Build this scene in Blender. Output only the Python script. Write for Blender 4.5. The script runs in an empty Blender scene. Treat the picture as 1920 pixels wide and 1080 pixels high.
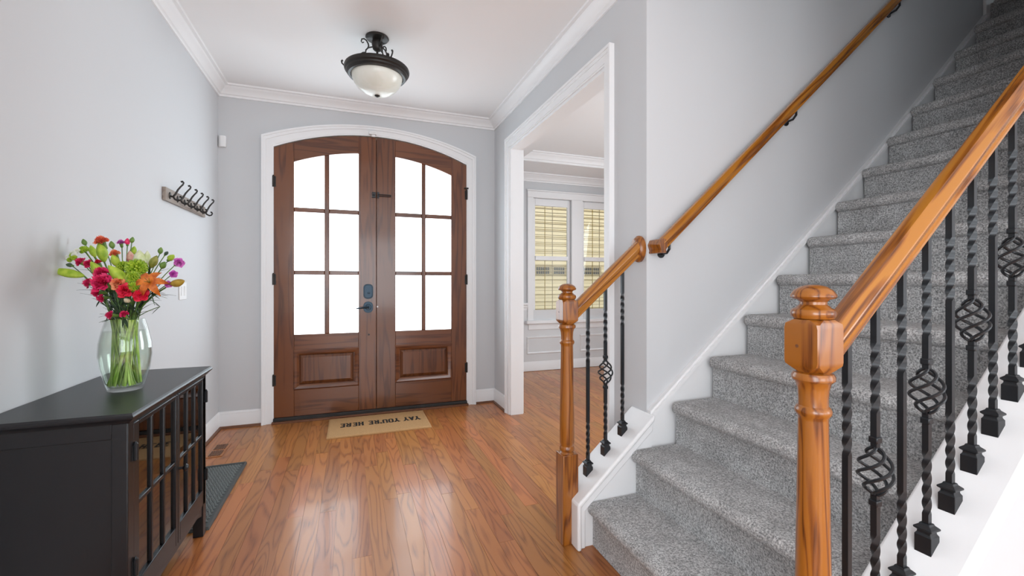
import bpy, bmesh, math, random
from mathutils import Vector, Matrix
PI = math.pi
random.seed(7)
S = bpy.context.scene
COL = S.collection

# ------------------------------------------------------------------ camera, world, lights, exposure
cd = bpy.data.cameras.new('camera'); cam = bpy.data.objects.new('camera', cd); COL.objects.link(cam)
cd.sensor_width = 36; cd.lens = 823 * 36 / 1920; cd.shift_y = -10 / 1920; cd.clip_start = 0.02
cam.location = (0, 0, 1.28); cam.rotation_euler = (PI / 2, 0, -math.radians(20.18))
S.camera = cam
W = bpy.data.worlds.new('sky'); S.world = W; W.use_nodes = True
W.node_tree.nodes['Background'].inputs[0].default_value = (0.86, 0.93, 1.0, 1)
W.node_tree.nodes['Background'].inputs[1].default_value = 1.5
def area(name, loc, rot, sx, sy, power, col=(1, 1, 1)):
    l = bpy.data.lights.new(name, 'AREA'); l.shape = 'RECTANGLE'; l.size = sx; l.size_y = sy; l.energy = power; l.color = col
    o = bpy.data.objects.new(name, l); COL.objects.link(o); o.location = loc; o.rotation_euler = rot
    return o
XWL = -1.04
# daylight from unseen windows behind the camera; left, landing and dining lamps are added fill
area('daylight_rear_window', (0.55, -4.95, 1.6), (-PI / 2 - .2, 0, PI), 2.6, 2.2, 66, (.89, .955, 1))
area('daylight_rear_window', (3.6, -4.95, 1.6), (-PI / 2 - .2, 0, PI), 2.0, 2.2, 26, (.89, .955, 1))
area('daylight_side_window', (4.95, -3.2, 1.6), (PI / 2 + .15, 0, PI / 2), 2.6, 2.2, 42, (.89, .955, 1))
area('left_fill_light', (XWL, -2.0, 1.6), (PI / 2 + .15, 0, -PI / 2), 2.4, 2.2, 80, (.89, .955, 1))  # unseen window lamp added to brighten the right hall wall
area('landing_fill_light', (6.15, 1.35, 4.6), (PI / 2, 0, PI / 2), .7, 1.2, 1.2, (.85, .94, 1))  # no window here; weak lamp added to lift the dark upper stair wall
area('dining_fill_light', (4.95, 3.0, 1.6), (PI / 2 + .1, 0, PI / 2 + .45), 1.7, 1.9, 62, (.89, .955, 1))  # added at an unseen side opening to throw light into the hall
vs = S.view_settings
vs.view_transform = 'Standard'; vs.look = 'None'; vs.gamma = 1; vs.use_curve_mapping = False
vs.exposure = 0.43
S.cycles.use_denoising = True
S.cycles.max_bounces = 8; S.cycles.transmission_bounces = 6; S.cycles.glossy_bounces = 4; S.cycles.diffuse_bounces = 4; S.cycles.use_adaptive_sampling = True; S.cycles.adaptive_threshold = .03; S.cycles.adaptive_min_samples = 16; S.cycles.transparent_max_bounces = 16
S.cycles.sample_clamp_indirect = 6

# ------------------------------------------------------------------ mesh helpers
class MB:
    def __init__(s): s.v = []; s.f = []
    def add(s, vs, fs):
        n = len(s.v); s.v += [tuple(p) for p in vs]; s.f += [tuple(i + n for i in q) for q in fs]; return s
    def box(s, x0, x1, y0, y1, z0, z1):
        return s.add([(x0, y0, z0), (x1, y0, z0), (x1, y1, z0), (x0, y1, z0), (x0, y0, z1), (x1, y0, z1), (x1, y1, z1), (x0, y1, z1)],
                     [(0, 3, 2, 1), (4, 5, 6, 7), (0, 1, 5, 4), (1, 2, 6, 5), (2, 3, 7, 6), (3, 0, 4, 7)])
    def prism(s, poly, axis, a, b):
        def P(p, t):
            return {'x': (t, p[0], p[1]), 'y': (p[0], t, p[1]), 'z': (p[0], p[1], t)}[axis]
        n = len(poly)
        return s.add([P(p, a) for p in poly] + [P(p, b) for p in poly],
                     [tuple(range(n))[::-1], tuple(range(n, 2 * n))] + [(i, (i + 1) % n, n + (i + 1) % n, n + i) for i in range(n)])
    def loft(s, rings, closed=True, caps=True):
        n = len(rings[0]); vs = [p for r in rings for p in r]; fs = []
        for k in range(len(rings) - 1):
            for i in range(n if closed else n - 1):
                j = (i + 1) % n
                fs.append((k * n + i, k * n + j, (k + 1) * n + j, (k + 1) * n + i))
        if caps: fs += [tuple(range(n))[::-1], tuple(range((len(rings) - 1) * n, len(rings) * n))]
        return s.add(vs, fs)
    def lathe(s, prof, c=(0, 0, 0), n=24, axis='z', sq=(1, 1)):
        rings = []
        for r, h in prof:
            ring = []
            for i in range(n):
                a = 2 * PI * i / n; p = (r * math.cos(a) * sq[0], r * math.sin(a) * sq[1])
                q = {'z': (p[0], p[1], h), 'x': (h, p[0], p[1]), 'y': (p[0], h, p[1])}[axis]
                ring.append((c[0] + q[0], c[1] + q[1], c[2] + q[2]))
            rings.append(ring)
        return s.loft(rings)
    def tube(s, pts, r, n=8, caps=True):
        pts = [Vector(p) for p in pts]; rs = r if isinstance(r, (list, tuple)) else [r] * len(pts)
        t0 = (pts[1] - pts[0]).normalized(); up = Vector((0, 0, 1)) if abs(t0.z) < .9 else Vector((1, 0, 0))
        rings = []
        for k, p in enumerate(pts):
            t = (pts[min(k + 1, len(pts) - 1)] - pts[max(k - 1, 0)]).normalized()
            a = t.cross(up)
            if a.length < 1e-5: a = t.orthogonal()
            a.normalize(); b = a.cross(t).normalized(); up = b
            rings.append([p + a * rs[k] * math.cos(2 * PI * i / n) + b * rs[k] * math.sin(2 * PI * i / n) for i in range(n)])
        return s.loft(rings, caps=caps)
    def sweep(s, path, prof, ins, up=(0, 0, 1), closed_path=False):
        """path: points; ins: per point unit 'inward' offset directions (already mitre-scaled); prof: (offset along ins, offset along up)"""
        up = Vector(up); rings = [[Vector(p) + Vector(i) * a + up * b for a, b in prof] for p, i in zip(path, ins)]
        return s.loft(rings)
def wloc(o):
    p = Vector((0, 0, 0))
    while o: p += o.location; o = o.parent
    return p
def mesh_of(name, mb, mat, off=Vector((0, 0, 0)), smooth=35):
    me = bpy.data.meshes.new(name)
    me.from_pydata([tuple(Vector(p) - off) for p in mb.v], [], mb.f)
    bm = bmesh.new(); bm.from_mesh(me); bmesh.ops.recalc_face_normals(bm, faces=bm.faces); bm.to_mesh(me); bm.free()
    if smooth:
        for p in me.polygons: p.use_smooth = True
        me.set_sharp_from_angle(angle=math.radians(smooth))
    if mat: me.materials.append(mat)
    return me
def obj(name, mb, mat, parent=None, bev=0, smooth=35, loc=None, seg=2):
    base = wloc(parent) if parent else Vector((0, 0, 0))
    l = Vector(loc) if loc is not None else Vector((0, 0, 0))
    me = mesh_of(name, mb, mat, base + l, smooth)
    o = bpy.data.objects.new(name, me); COL.objects.link(o); o.location = l
    if parent: o.parent = parent
    if bev:
        m = o.modifiers.new('bevel', 'BEVEL'); m.width = bev; m.segments = seg; m.limit_method = 'ANGLE'; m.angle_limit = math.radians(40)
    return o
def tag(o, label, cat, group=None, kind=None):
    o['label'] = label; o['category'] = cat
    if group: o['group'] = group
    if kind: o['kind'] = kind
    return o
def thing(name, loc, label, cat, group=None, kind=None):
    o = bpy.data.objects.new(name, None); COL.objects.link(o); o.location = loc; o.empty_display_size = .1
    return tag(o, label, cat, group, kind)
def link_copy(o, parent=None, loc=None):
    c = o.copy(); COL.objects.link(c); c.parent = parent
    if loc is not None: c.location = loc
    for ch in list(o.children): link_copy(ch, c)
    return c

# ------------------------------------------------------------------ materials
def nt(name):
    m = bpy.data.materials.new(name); m.use_nodes = True
    t = m.node_tree; return m, t, t.nodes['Principled BSDF']
def N(t, typ, **kw):
    n = t.nodes.new(typ)
    for k, v in kw.items():
        if k in n.inputs: n.inputs[k].default_value = v
        else: setattr(n, k, v)
    return n
def plain(name, col, rough=.5, metal=0, bump=0, bscale=200, spec=.5, coat=0, var=0):
    m, t, b = nt(name)
    b.inputs['Base Color'].default_value = (*col, 1); b.inputs['Roughness'].default_value = rough; b.inputs['Metallic'].default_value = metal
    b.inputs['Specular IOR Level'].default_value = spec; b.inputs['Coat Weight'].default_value = coat; b.inputs['Coat Roughness'].default_value = .12
    if bump or var:
        g = N(t, 'ShaderNodeNewGeometry'); n = N(t, 'ShaderNodeTexNoise', Scale=bscale, Detail=3.0)
        t.links.new(g.outputs['Position'], n.inputs['Vector'])
        if bump:
            bp = N(t, 'ShaderNodeBump', Strength=bump, Distance=.002); t.links.new(n.outputs['Fac'], bp.inputs['Height']); t.links.new(bp.outputs[0], b.inputs['Normal'])
        if var:
            r = N(t, 'ShaderNodeValToRGB'); t.links.new(n.outputs['Fac'], r.inputs[0])
            r.color_ramp.elements[0].position = .3; r.color_ramp.elements[1].position = .7
            r.color_ramp.elements[0].color = tuple(max(0, c * (1 - var)) for c in col) + (1,); r.color_ramp.elements[1].color = tuple(min(1, c * (1 + var)) for c in col) + (1,)
            t.links.new(r.outputs[0], b.inputs['Base Color'])
    return m
def wood(name, cols, axis='z', ring=9, across=9, along=1.0, rough=.3, coat=.3, plank=False, contrast=1.0, tint=.25, fine=.35, slope=0):
    """cols = light, mid, dark; contour lines of stretched noise make cathedral grain"""
    m, t, b = nt(name); L = t.links.new
    g = N(t, 'ShaderNodeNewGeometry'); oi = N(t, 'ShaderNodeObjectInfo')
    add = N(t, 'ShaderNodeVectorMath', operation='MULTIPLY_ADD')
    comb = N(t, 'ShaderNodeCombineXYZ')
    for i in range(3): L(oi.outputs['Random'], comb.inputs[i])
    L(comb.outputs[0], add.inputs[0]); add.inputs[1].default_value = (37.1, 91.7, 53.3) if plank else (7.1, 3.7, 5.3); L(g.outputs['Position'], add.inputs[2])
    mp = N(t, 'ShaderNodeMapping'); sc = [across] * 3; sc['xyz'.index(axis)] = along; mp.inputs['Scale'].default_value = sc
    rot = N(t, 'ShaderNodeMapping'); rot.inputs['Rotation'].default_value = (0, slope, 0); L(add.outputs[0], rot.inputs['Vector']); add = rot
    L(add.outputs[0], mp.inputs['Vector'])
    n1 = N(t, 'ShaderNodeTexNoise', Scale=1.0, Detail=1.5, Roughness=.45, Distortion=.25); L(mp.outputs[0], n1.inputs['Vector'])
    mul = N(t, 'ShaderNodeMath', operation='MULTIPLY'); mul.inputs[1].default_value = ring * 6.283; L(n1.outputs['Fac'], mul.inputs[0])
    sn = N(t, 'ShaderNodeMath', operation='SINE'); L(mul.outputs[0], sn.inputs[0])
    mr = N(t, 'ShaderNodeMapRange'); mr.inputs[1].default_value = -1; mr.inputs[2].default_value = 1; L(sn.outputs[0], mr.inputs[0])
    mp2 = N(t, 'ShaderNodeMapping'); sc2 = [260] * 3; sc2['xyz'.index(axis)] = 9; mp2.inputs['Scale'].default_value = sc2; L(add.outputs[0], mp2.inputs['Vector'])
    n2 = N(t, 'ShaderNodeTexNoise', Scale=1.0, Detail=2.0); L(mp2.outputs[0], n2.inputs['Vector'])
    mx = N(t, 'ShaderNodeMix', data_type='FLOAT'); mx.inputs[0].default_value = fine; L(mr.outputs[0], mx.inputs[2]); L(n2.outputs['Fac'], mx.inputs[3])
    r = N(t, 'ShaderNodeValToRGB'); L(mx.outputs[0], r.inputs[0]); e = r.color_ramp.elements
    e[0].position = .06; e[0].color = (*cols[2], 1); e[1].position = .50; e[1].color = (*cols[0], 1)
    k = e.new(.24); k.color = (*cols[1], 1)
    # per board tint and large scale tone drift
    hs = N(t, 'ShaderNodeHueSaturation'); L(r.outputs[0], hs.inputs['Color'])
    vr = N(t, 'ShaderNodeMapRange'); vr.inputs[3].default_value = 1 - tint; vr.inputs[4].default_value = 1 + tint; L(oi.outputs['Random'], vr.inputs[0]); L(vr.outputs[0], hs.inputs['Value'])
    if plank:
        wn = N(t, 'ShaderNodeTexWhiteNoise', noise_dimensions='1D'); L(oi.outputs['Random'], wn.inputs['W'])
        hr = N(t, 'ShaderNodeMapRange'); hr.inputs[3].default_value = .494; hr.inputs[4].default_value = .508; L(wn.outputs['Value'], hr.inputs[0]); L(hr.outputs[0], hs.inputs['Hue'])
    L(hs.outputs[0], b.inputs['Base Color'])
    b.inputs['Roughness'].default_value = rough; b.inputs['Coat Weight'].default_value = coat; b.inputs['Coat Roughness'].default_value = .1
    bp = N(t, 'ShaderNodeBump', Strength=.08, Distance=.001); L(mx.outputs[0], bp.inputs['Height']); L(bp.outputs[0], b.inputs['Normal'])
    return m
M = {}
M['wall'] = plain('wall_paint', (.63, .64, .655), .75)
M['ceil'] = plain('ceiling_paint', (.90, .90, .90), .85)
M['trim'] = plain('white_trim_paint', (.88, .88, .885), .38)
M['wains'] = plain('wainscot_paint', (.72, .73, .74), .45)
oakF = ((.455, .166, .044), (.37, .122, .029), (.15, .045, .012))
M['plank'] = wood('oak_floor', oakF, 'y', ring=10, across=9, along=1.0, rough=.34, coat=.2, plank=True, tint=.16, fine=.38)
M['subfloor'] = wood('oak_floor_far', oakF, 'y', rough=.3, tint=.0)
oakR = ((.42, .160, .019), (.27, .084, .010), (.06, .016, .004))
M['oak_z'] = wood('oak_stain_upright', ((.335, .112, .013), (.23, .066, .008), (.05, .012, .003)), 'z', ring=7, across=18, along=1.2, rough=.28, coat=.4, tint=.0)
M['oak_x'] = wood('oak_stain_rail', oakR, 'x', ring=6, across=16, along=.9, rough=.24, coat=.55, tint=.0, slope=math.atan(.862))
oakD = ((.155, .050, .016), (.112, .033, .011), (.055, .017, .007))
M['dark_z'] = wood('door_wood_upright', oakD, 'z', ring=4, across=14, along=1.0, rough=.3, coat=.35, tint=.1)
M['dark_x'] = wood('door_wood_cross', oakD, 'x', ring=4, across=14, along=1.0, rough=.3, coat=.35, tint=.1)
M['shoe'] = plain('stained_shoe_moulding', (.16, .06, .025), .4)
M['iron'] = plain('black_iron', (.014, .016, .019), .36, metal=.3, spec=.6)
M['bronze'] = plain('oil_rubbed_bronze', (.035, .032, .03), .42, metal=.6)
M['bronze_blue'] = plain('aged_bronze_lock', (.03, .05, .07), .35, metal=.7)
M['cab'] = plain('black_cabinet_paint', (.008, .0085, .0105), .36, bump=.06, bscale=120)
M['cab_in'] = plain('cabinet_interior', (.02, .017, .015), .6)
M['plastic'] = plain('white_plastic', (.85, .85, .85), .4)
M['rubber'] = plain('grey_rubber', (.075, .083, .082), .6)
M['coir'] = plain('coir_fibre', (.50, .29, .125), .95, bump=1.0, bscale=420, var=.28)
M['ink'] = plain('black_print', (.012, .010, .009), .95)
M['vent'] = plain('wood_register', (.12, .055, .03), .5)
M['siding'] = plain('yellow_siding', (.74, .59, .36), .7)
M['blind'] = plain('blind_slat', (.42, .32, .18), .5)
M['grass'] = plain('lawn', (.10, .16, .05), .95, var=.3, bscale=3)
M['dark_glass'] = plain('dark_pane', (.02, .022, .025), .08)
# carpet
m, t, b = nt('grey_carpet'); L = t.links.new
g = N(t, 'ShaderNodeNewGeometry')
n = N(t, 'ShaderNodeTexNoise', Scale=150.0, Detail=4.0, Roughness=.75); L(g.outputs['Position'], n.inputs['Vector'])
n2 = N(t, 'ShaderNodeTexNoise', Scale=9.0, Detail=3.0, Distortion=.8); L(g.outputs['Position'], n2.inputs['Vector'])
r = N(t, 'ShaderNodeValToRGB'); L(n.outputs['Fac'], r.inputs[0]); e = r.color_ramp.elements
e[0].position = .36; e[0].color = (.15, .15, .152, 1); e[1].position = .64; e[1].color = (.86, .86, .855, 1)
r2 = N(t, 'ShaderNodeMapRange'); r2.inputs[1].default_value = .3; r2.inputs[2].default_value = .7; r2.inputs[3].default_value = .82; r2.inputs[4].default_value = 1.12; L(n2.outputs['Fac'], r2.inputs[0])
vm = N(t, 'ShaderNodeVectorMath', operation='SCALE'); L(r.outputs[0], vm.inputs[0]); L(r2.outputs[0], vm.inputs['Scale'])
L(vm.outputs[0], b.inputs['Base Color']); b.inputs['Roughness'].default_value = 1; b.inputs['Specular IOR Level'].default_value = .1; b.inputs['Sheen Weight'].default_value = .25
bp = N(t, 'ShaderNodeBump', Strength=.9, Distance=.006); L(n.outputs['Fac'], bp.inputs['Height']); L(bp.outputs[0], b.inputs['Normal'])
M['carpet'] = m
# frosted door glass; its own emission stands in for daylight outside
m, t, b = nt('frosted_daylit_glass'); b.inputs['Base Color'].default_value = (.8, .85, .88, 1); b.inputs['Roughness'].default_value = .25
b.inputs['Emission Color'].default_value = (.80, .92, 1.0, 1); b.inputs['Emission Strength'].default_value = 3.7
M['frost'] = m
def thin_glass(name, tint=(1, 1, 1), gl=.12):
    m = bpy.data.materials.new(name); m.use_nodes = True; t = m.node_tree; t.nodes.clear()
    o = N(t, 'ShaderNodeOutputMaterial'); mx = N(t, 'ShaderNodeMixShader'); tr = N(t, 'ShaderNodeBsdfTransparent'); gs = N(t, 'ShaderNodeBsdfGlossy')
    tr.inputs[0].default_value = (*tint, 1); gs.inputs['Roughness'].default_value = .02
    lw = N(t, 'ShaderNodeLayerWeight'); lw.inputs[0].default_value = .5; pw = N(t, 'ShaderNodeMath', operation='POWER'); pw.inputs[1].default_value = 3.2; t.links.new(lw.outputs['Facing'], pw.inputs[0])
    fr = N(t, 'ShaderNodeMath', operation='MULTIPLY_ADD'); fr.inputs[1].default_value = .7; fr.inputs[2].default_value = gl; t.links.new(pw.outputs[0], fr.inputs[0])
    t.links.new(fr.outputs[0], mx.inputs[0]); t.links.new(tr.outputs[0], mx.inputs[1]); t.links.new(gs.outputs[0], mx.inputs[2]); t.links.new(mx.outputs[0], o.inputs[0])
    return m
M['win_glass'] = thin_glass('window_glass', (.97, .98, .98), .025)
M['cab_glass'] = thin_glass('cabinet_glass', (.28, .28, .28), .10)
M['glass'] = thin_glass('clear_vase_glass', (.96, .98, .97), .05)
M['water'] = thin_glass('water', (.93, .96, .91), .02)
m, t, b = nt('alabaster_glass'); L = t.links.new
g = N(t, 'ShaderNodeNewGeometry'); n = N(t, 'ShaderNodeTexNoise', Scale=9.0, Detail=4.0, Distortion=1.2); L(g.outputs['Position'], n.inputs['Vector'])
r = N(t, 'ShaderNodeValToRGB'); L(n.outputs['Fac'], r.inputs[0]); r.color_ramp.elements[0].color = (.68, .70, .60, 1); r.color_ramp.elements[1].color = (.86, .85, .80, 1)
L(r.outputs[0], b.inputs['Base Color']); b.inputs['Roughness'].default_value = .25; b.inputs['Specular IOR Level'].default_value = .5
M['alabaster'] = m
def flower_mat(name, c1, c2, sc=60):
    m, t, b = nt(name); g = N(t, 'ShaderNodeNewGeometry'); n = N(t, 'ShaderNodeTexNoise', Scale=sc, Detail=2.0); t.links.new(g.outputs['Position'], n.inputs['Vector'])
    r = N(t, 'ShaderNodeValToRGB'); t.links.new(n.outputs['Fac'], r.inputs[0]); e = r.color_ramp.elements
    e[0].position = .35; e[0].color = (*c1, 1); e[1].position = .65; e[1].color = (*c2, 1); t.links.new(r.outputs[0], b.inputs['Base Color'])
    b.inputs['Roughness'].default_value = .55; b.inputs['Subsurface Weight'].default_value = .0
    return m
M['pink'] = flower_mat('hot_pink_petal', (.72, .012, .10), (.88, .05, .20))
M['red'] = flower_mat('red_petal', (.70, .008, .035), (.85, .03, .09))
M['salmon'] = flower_mat('salmon_petal', (.85, .14, .06), (.95, .45, .22))
M['coral'] = flower_mat('coral_petal', (.80, .09, .05), (.92, .30, .16))
M['magenta'] = flower_mat('magenta_petal', (.50, .06, .42), (.72, .22, .60))
M['lime'] = flower_mat('lime_bud', (.26, .42, .02), (.46, .60, .06), 40)
M['pale'] = flower_mat('pale_bud', (.55, .62, .30), (.78, .80, .62), 40)
M['rust'] = flower_mat('rust_petal', (.42, .075, .008), (.70, .20, .02), 50)
M['ochre'] = flower_mat('ochre_bud', (.34, .20, .02), (.48, .34, .05), 50)
M['olive'] = flower_mat('olive_bud', (.17, .20, .03), (.32, .30, .06), 50)
M['blush'] = flower_mat('blush_bud', (.55, .16, .18), (.65, .42, .30), 60)
M['mum'] = flower_mat('green_button_mum', (.20, .36, .01), (.42, .56, .04), 90)
M['white'] = flower_mat('white_petal', (.75, .78, .66), (.88, .88, .84), 80)
M['cream'] = flower_mat('cream_bud', (.70, .60, .40), (.80, .72, .52), 80)
M['stem'] = flower_mat('green_stem', (.06, .13, .035), (.15, .26, .05), 25)
M['stem_low'] = flower_mat('pale_green_stem', (.34, .55, .07), (.62, .78, .25), 25)
_m = M['stem_low']; _t = _m.node_tree; _b = _t.nodes['Principled BSDF']; _src = _b.inputs['Base Color'].links[0].from_socket
_hs = N(_t, 'ShaderNodeHueSaturation'); _oi = N(_t, 'ShaderNodeObjectInfo'); _mr = N(_t, 'ShaderNodeMapRange'); _mr.inputs[3].default_value = .45; _mr.inputs[4].default_value = 1.25
_t.links.new(_oi.outputs['Random'], _mr.inputs[0]); _t.links.new(_mr.outputs[0], _hs.inputs['Value']); _t.links.new(_src, _hs.inputs['Color']); _t.links.new(_hs.outputs[0], _b.inputs['Base Color'])
M['leaf'] = flower_mat('dark_leaf', (.025, .05, .03), (.07, .12, .06), 30)
M['calyx'] = flower_mat('green_calyx', (.08, .17, .03), (.16, .28, .05), 50)

# ------------------------------------------------------------------ dimensions
XL, XR, YB, ZC, YS = -1.09, 1.455, 4.50, 3.01, 1.915
XD = 1.575            # dining face of the hall wall
YD = 5.86             # dining window wall
DX0, DX1, DXC, DZS, DZA = -.66, 1.144, .24, 2.51, 2.703     # front door opening
RD = (.9 ** 2 + (DZA - DZS) ** 2) / (2 * (DZA - DZS))
def arc(x, apex, R): return apex - (R - math.sqrt(R * R - (x - DXC) ** 2))

# ------------------------------------------------------------------ structure: floor, walls, ceilings
floor = obj('floor', MB().box(-1.3, 6.2, -5.2, 6.0, -.2, -.004), M['subfloor'])
tag(floor, 'orange brown oak strip floor running from the hall into the dining room', 'floor', kind='structure')
unit = mesh_of('plank', MB().box(0, 1, 0, 1, -.012, 0), M['plank'], smooth=0)
bw = .0845
def lay(x, y0, y1):
    y = y0 - random.uniform(0, 1.2)
    while y < y1:
        ln = random.uniform(.7, 1.9); a, b_ = max(y, y0), min(y + ln, y1)
        if y1 - b_ < .2: b_ = y1
        if b_ - a > .02:
            p = bpy.data.objects.new('plank', unit); COL.objects.link(p); p.parent = floor
            p.location = (x + .0006, a + .0006, random.uniform(-.0006, 0)); p.scale = (bw - .0012, b_ - a - .0012, 1)
        y = b_ if b_ == y1 else y + ln
k = 0
while XL + bw * k < 3.95:
    x = XL + bw * k; k += 1
    if x + bw < XR + .02: lay(x, 1.0 if x < 1.1 else 1.95, YB)
    elif x < XD: lay(x, 2.30, 4.0)
    else: lay(x, 2.06, YD)

def structure(name, mb, mat, label, cat, bev=0, smooth=35):
    return tag(obj(name, mb, mat, None, bev, smooth), label, cat, kind='structure')
structure('wall_left', MB().box(XL - .12, XL, -5.1, -3.2, 0, ZC).box(XL - .12, XL, -.8, YB + .12, 0, ZC).box(XL - .12, XL, -3.2, -.8, 0, .5).box(XL - .12, XL, -3.2, -.8, 2.7, ZC), M['wall'], 'light grey wall with coat hooks behind the black cabinet', 'wall', smooth=0)  # opening behind the camera made for the added left lamp
# back wall with arched doorway
w = MB()
w.prism([(XL, 0), (DX0, 0), (DX0, ZC), (XL, ZC)], 'y', YB, YB + .14)
w.prism([(DX1, 0), (XR, 0), (XR, ZC), (DX1, ZC)], 'y', YB, YB + .14)
nn = 24
for i in range(nn):
    a = DX0 + (DX1 - DX0) * i / nn; b_ = DX0 + (DX1 - DX0) * (i + 1) / nn
    w.prism([(a, arc(a, DZA + .008, RD)), (b_, arc(b_, DZA + .008, RD)), (b_, ZC), (a, ZC)], 'y', YB, YB + .14)
structure('wall_back', w, M['wall'], 'grey wall around the arched double front door', 'wall', smooth=0)
OY0, OY1, OZ = 2.30, 4.00, 2.59
w = MB().box(XR, XD, OY1, YD, 0, ZC).box(XR, XD, OY0, OY1, OZ, ZC).box(XR, XD, YS + .135, OY0, 0, ZC)
structure('wall_right', w, M['wall'], 'grey wall pierced by the wide cased opening to the dining room', 'wall', smooth=0)
structure('wall_stair', MB().box(XR, 6.2, YS, YS + .135, 0, 5.9), M['wall'], 'tall light grey wall rising beside the stairs behind the wall handrail', 'wall', smooth=0)
structure('wall_stairwell', MB().box(2.36, 6.2, .64, .78, 0, 5.9), M['wall'], 'wall closing the near side of the upper stairs', 'wall', smooth=0)
structure('wall_stairwell_upper', MB().box(XR - .12, XR, .64, YS, ZC + .0, 5.9).box(XR, 2.36, .64, .78, ZC, 5.9), M['wall'], 'upper wall above the hall ceiling edge over the stairs', 'wall', smooth=0)
structure('wall_stairwell_end', MB().box(6.2, 6.3, .6, 2.1, 3, 5.9), M['wall'], 'end wall of the upstairs landing', 'wall', smooth=0)
structure('ceiling', MB().box(XL - .12, XR - .12, -5.1, YB + .1, ZC, ZC + .2).box(XR - .12, XR, YS, YB + .1, ZC, ZC + .2).box(XR - .12, XR, -5.1, .64, ZC, ZC + .2).box(XR, 6.2, -5.1, .64, ZC, ZC + .2), M['ceil'], 'white hall ceiling with the hanging bowl light', 'ceiling', smooth=0)
structure('ceiling_stairwell', MB().box(XR - .12, 6.3, .6, 2.1, 5.9, 6.0), M['ceil'], 'ceiling high above the stairs', 'ceiling', smooth=0)
def holed(axis, c0, c1, a0, a1, z0, z1, holes):
    """wall slab with rectangular openings (list of (a,b,z0,z1)) sorted along a"""
    w = MB(); cur = a0
    def bx(p, q, s, t_):
        if axis == 'y': w.box(p, q, c0, c1, s, t_)
        else: w.box(c0, c1, p, q, s, t_)
    for (p, q, s, t_) in holes:
        bx(cur, p, z0, z1); bx(p, q, z0, s); bx(p, q, t_, z1); cur = q
    bx(cur, a1, z0, z1); return w
structure('wall_rear', holed('y', -5.1, -5.0, XL, 6.2, 0, ZC, [(-.75, 1.85, .5, 2.7), (2.6, 4.6, .5, 2.7)]), M['wall'], 'rear wall of the room behind the viewer', 'wall', smooth=0)
structure('wall_east', holed('x', 5.0, 5.1, -5.0, .64, 0, ZC, [(-4.5, -1.9, .5, 2.7)]), M['wall'], 'side wall of the room behind the viewer', 'wall', smooth=0)
for i, (pl) in enumerate([('y', -5.05, -.75, 1.85), ('y', -5.05, 2.6, 4.6), ('x', 5.05, -4.5, -1.9), ('x', XL - .06, -3.2, -.8)]):
    f = MB(); c = pl[1]
    for a, b_, z0, z1 in [(pl[2], pl[2] + .06, .5, 2.7), (pl[3] - .06, pl[3], .5, 2.7), (pl[2] + .06, pl[3] - .06, .5, .56), (pl[2] + .06, pl[3] - .06, 2.64, 2.7), (pl[2] + .06, pl[3] - .06, 1.6, 1.64), ((pl[2] + pl[3]) / 2 - .03, (pl[2] + pl[3]) / 2 + .03, .56, 2.64)]:
        if pl[0] == 'y': f.box(a, b_, c - .04, c - .01, z0, z1)
        else: f.box(c + .01, c + .04, a, b_, z0, z1)
    structure('window_%d' % (i + 4), f, M['trim'], ['wide white window frame in the rear wall', 'smaller white window frame in the rear wall', 'white window frame in the side wall behind the viewer', 'white frame of an added unseen window in the left wall behind the viewer'][i], 'window', smooth=0)  # last frame belongs to the window added for the left fill lamp
# dining room shell
DW = [(2.478, 3.095, .78, 2.51), (3.283, 3.90, .78, 2.51)]
structure('wall_dining_front', holed('y', YD, YD + .14, XR, 5.1, 0, 3.2, DW), M['wall'], 'grey dining room wall holding the two shuttered windows', 'wall', smooth=0)
structure('wall_dining_side', holed('x', 5.0, 5.1, YS, YD, 0, 3.2, [(2.12, 3.9, .6, 2.5)]), M['wall'], 'far side wall of the dining room', 'wall', smooth=0)  # unseen opening made for the added dining lamp
TX0, TX1, TY0, TY1, TZ0, TZ1 = 2.03, 4.55, 2.5, 5.23, 2.85, 2.97
structure('ceiling_dining', MB().box(XD, TX0, YS + .135, YD, TZ0, 3.2).box(TX1, 5.0, YS + .135, YD, TZ0, 3.2).box(TX0, TX1, YS + .135, TY0, TZ0, 3.2).box(TX0, TX1, TY1, YD, TZ0, 3.2).box(TX0, TX1, TY0, TY1, TZ1 + .1, 3.2), M['ceil'], 'white tray ceiling of the dining room', 'ceiling', smooth=0)

# ------------------------------------------------------------------ trim: crown, base, casings
crownP = [(0, 0), (.012, 0), (.014, .016), (.026, .022), (.030, .034), (.052, .058), (.066, .066), (.072, .078), (.092, .082), (.095, .095), (0, .095)]
def run(name, p0, p1, inn, m0, m1, prof, mat, label, cat='trim', kindname=None, parent=None):
    """straight moulding p0->p1, inn = direction into the room, m0/m1 = along-run mitre factor at each end (per unit of projection)"""
    p0, p1, inn = Vector(p0), Vector(p1), Vector(inn); d = (p1 - p0).normalized()
    mb = MB().sweep([p0, p1], prof, [inn + d * m0, inn + d * m1])
    o = obj(name, mb, mat, parent)
    if not parent: tag(o, label, cat, kind='structure')
    return o
zb = ZC - .095
run('trim_1', (XL, -5, zb), (XL, YB, zb), (1, 0, 0), 0, -1, crownP, M['trim'], 'white crown moulding along the left wall and ceiling')
run('trim_2', (XL, YB, zb), (XR, YB, zb), (0, -1, 0), 1, -1, crownP, M['trim'], 'white crown moulding above the front door')
run('trim_3', (XR, YB, zb), (XR, YS, zb), (-1, 0, 0), 1, 0, crownP, M['trim'], 'white crown moulding above the cased opening')
baseP = [(0, 0), (.015, 0), (.015, .115), (.012, .122), (.012, .130), (.006, .138), (.004, .145), (0, .145)]
shoeP = [(.015, 0), (.032, 0), (.030, .009), (.024, .016), (.015, .019)]
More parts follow.
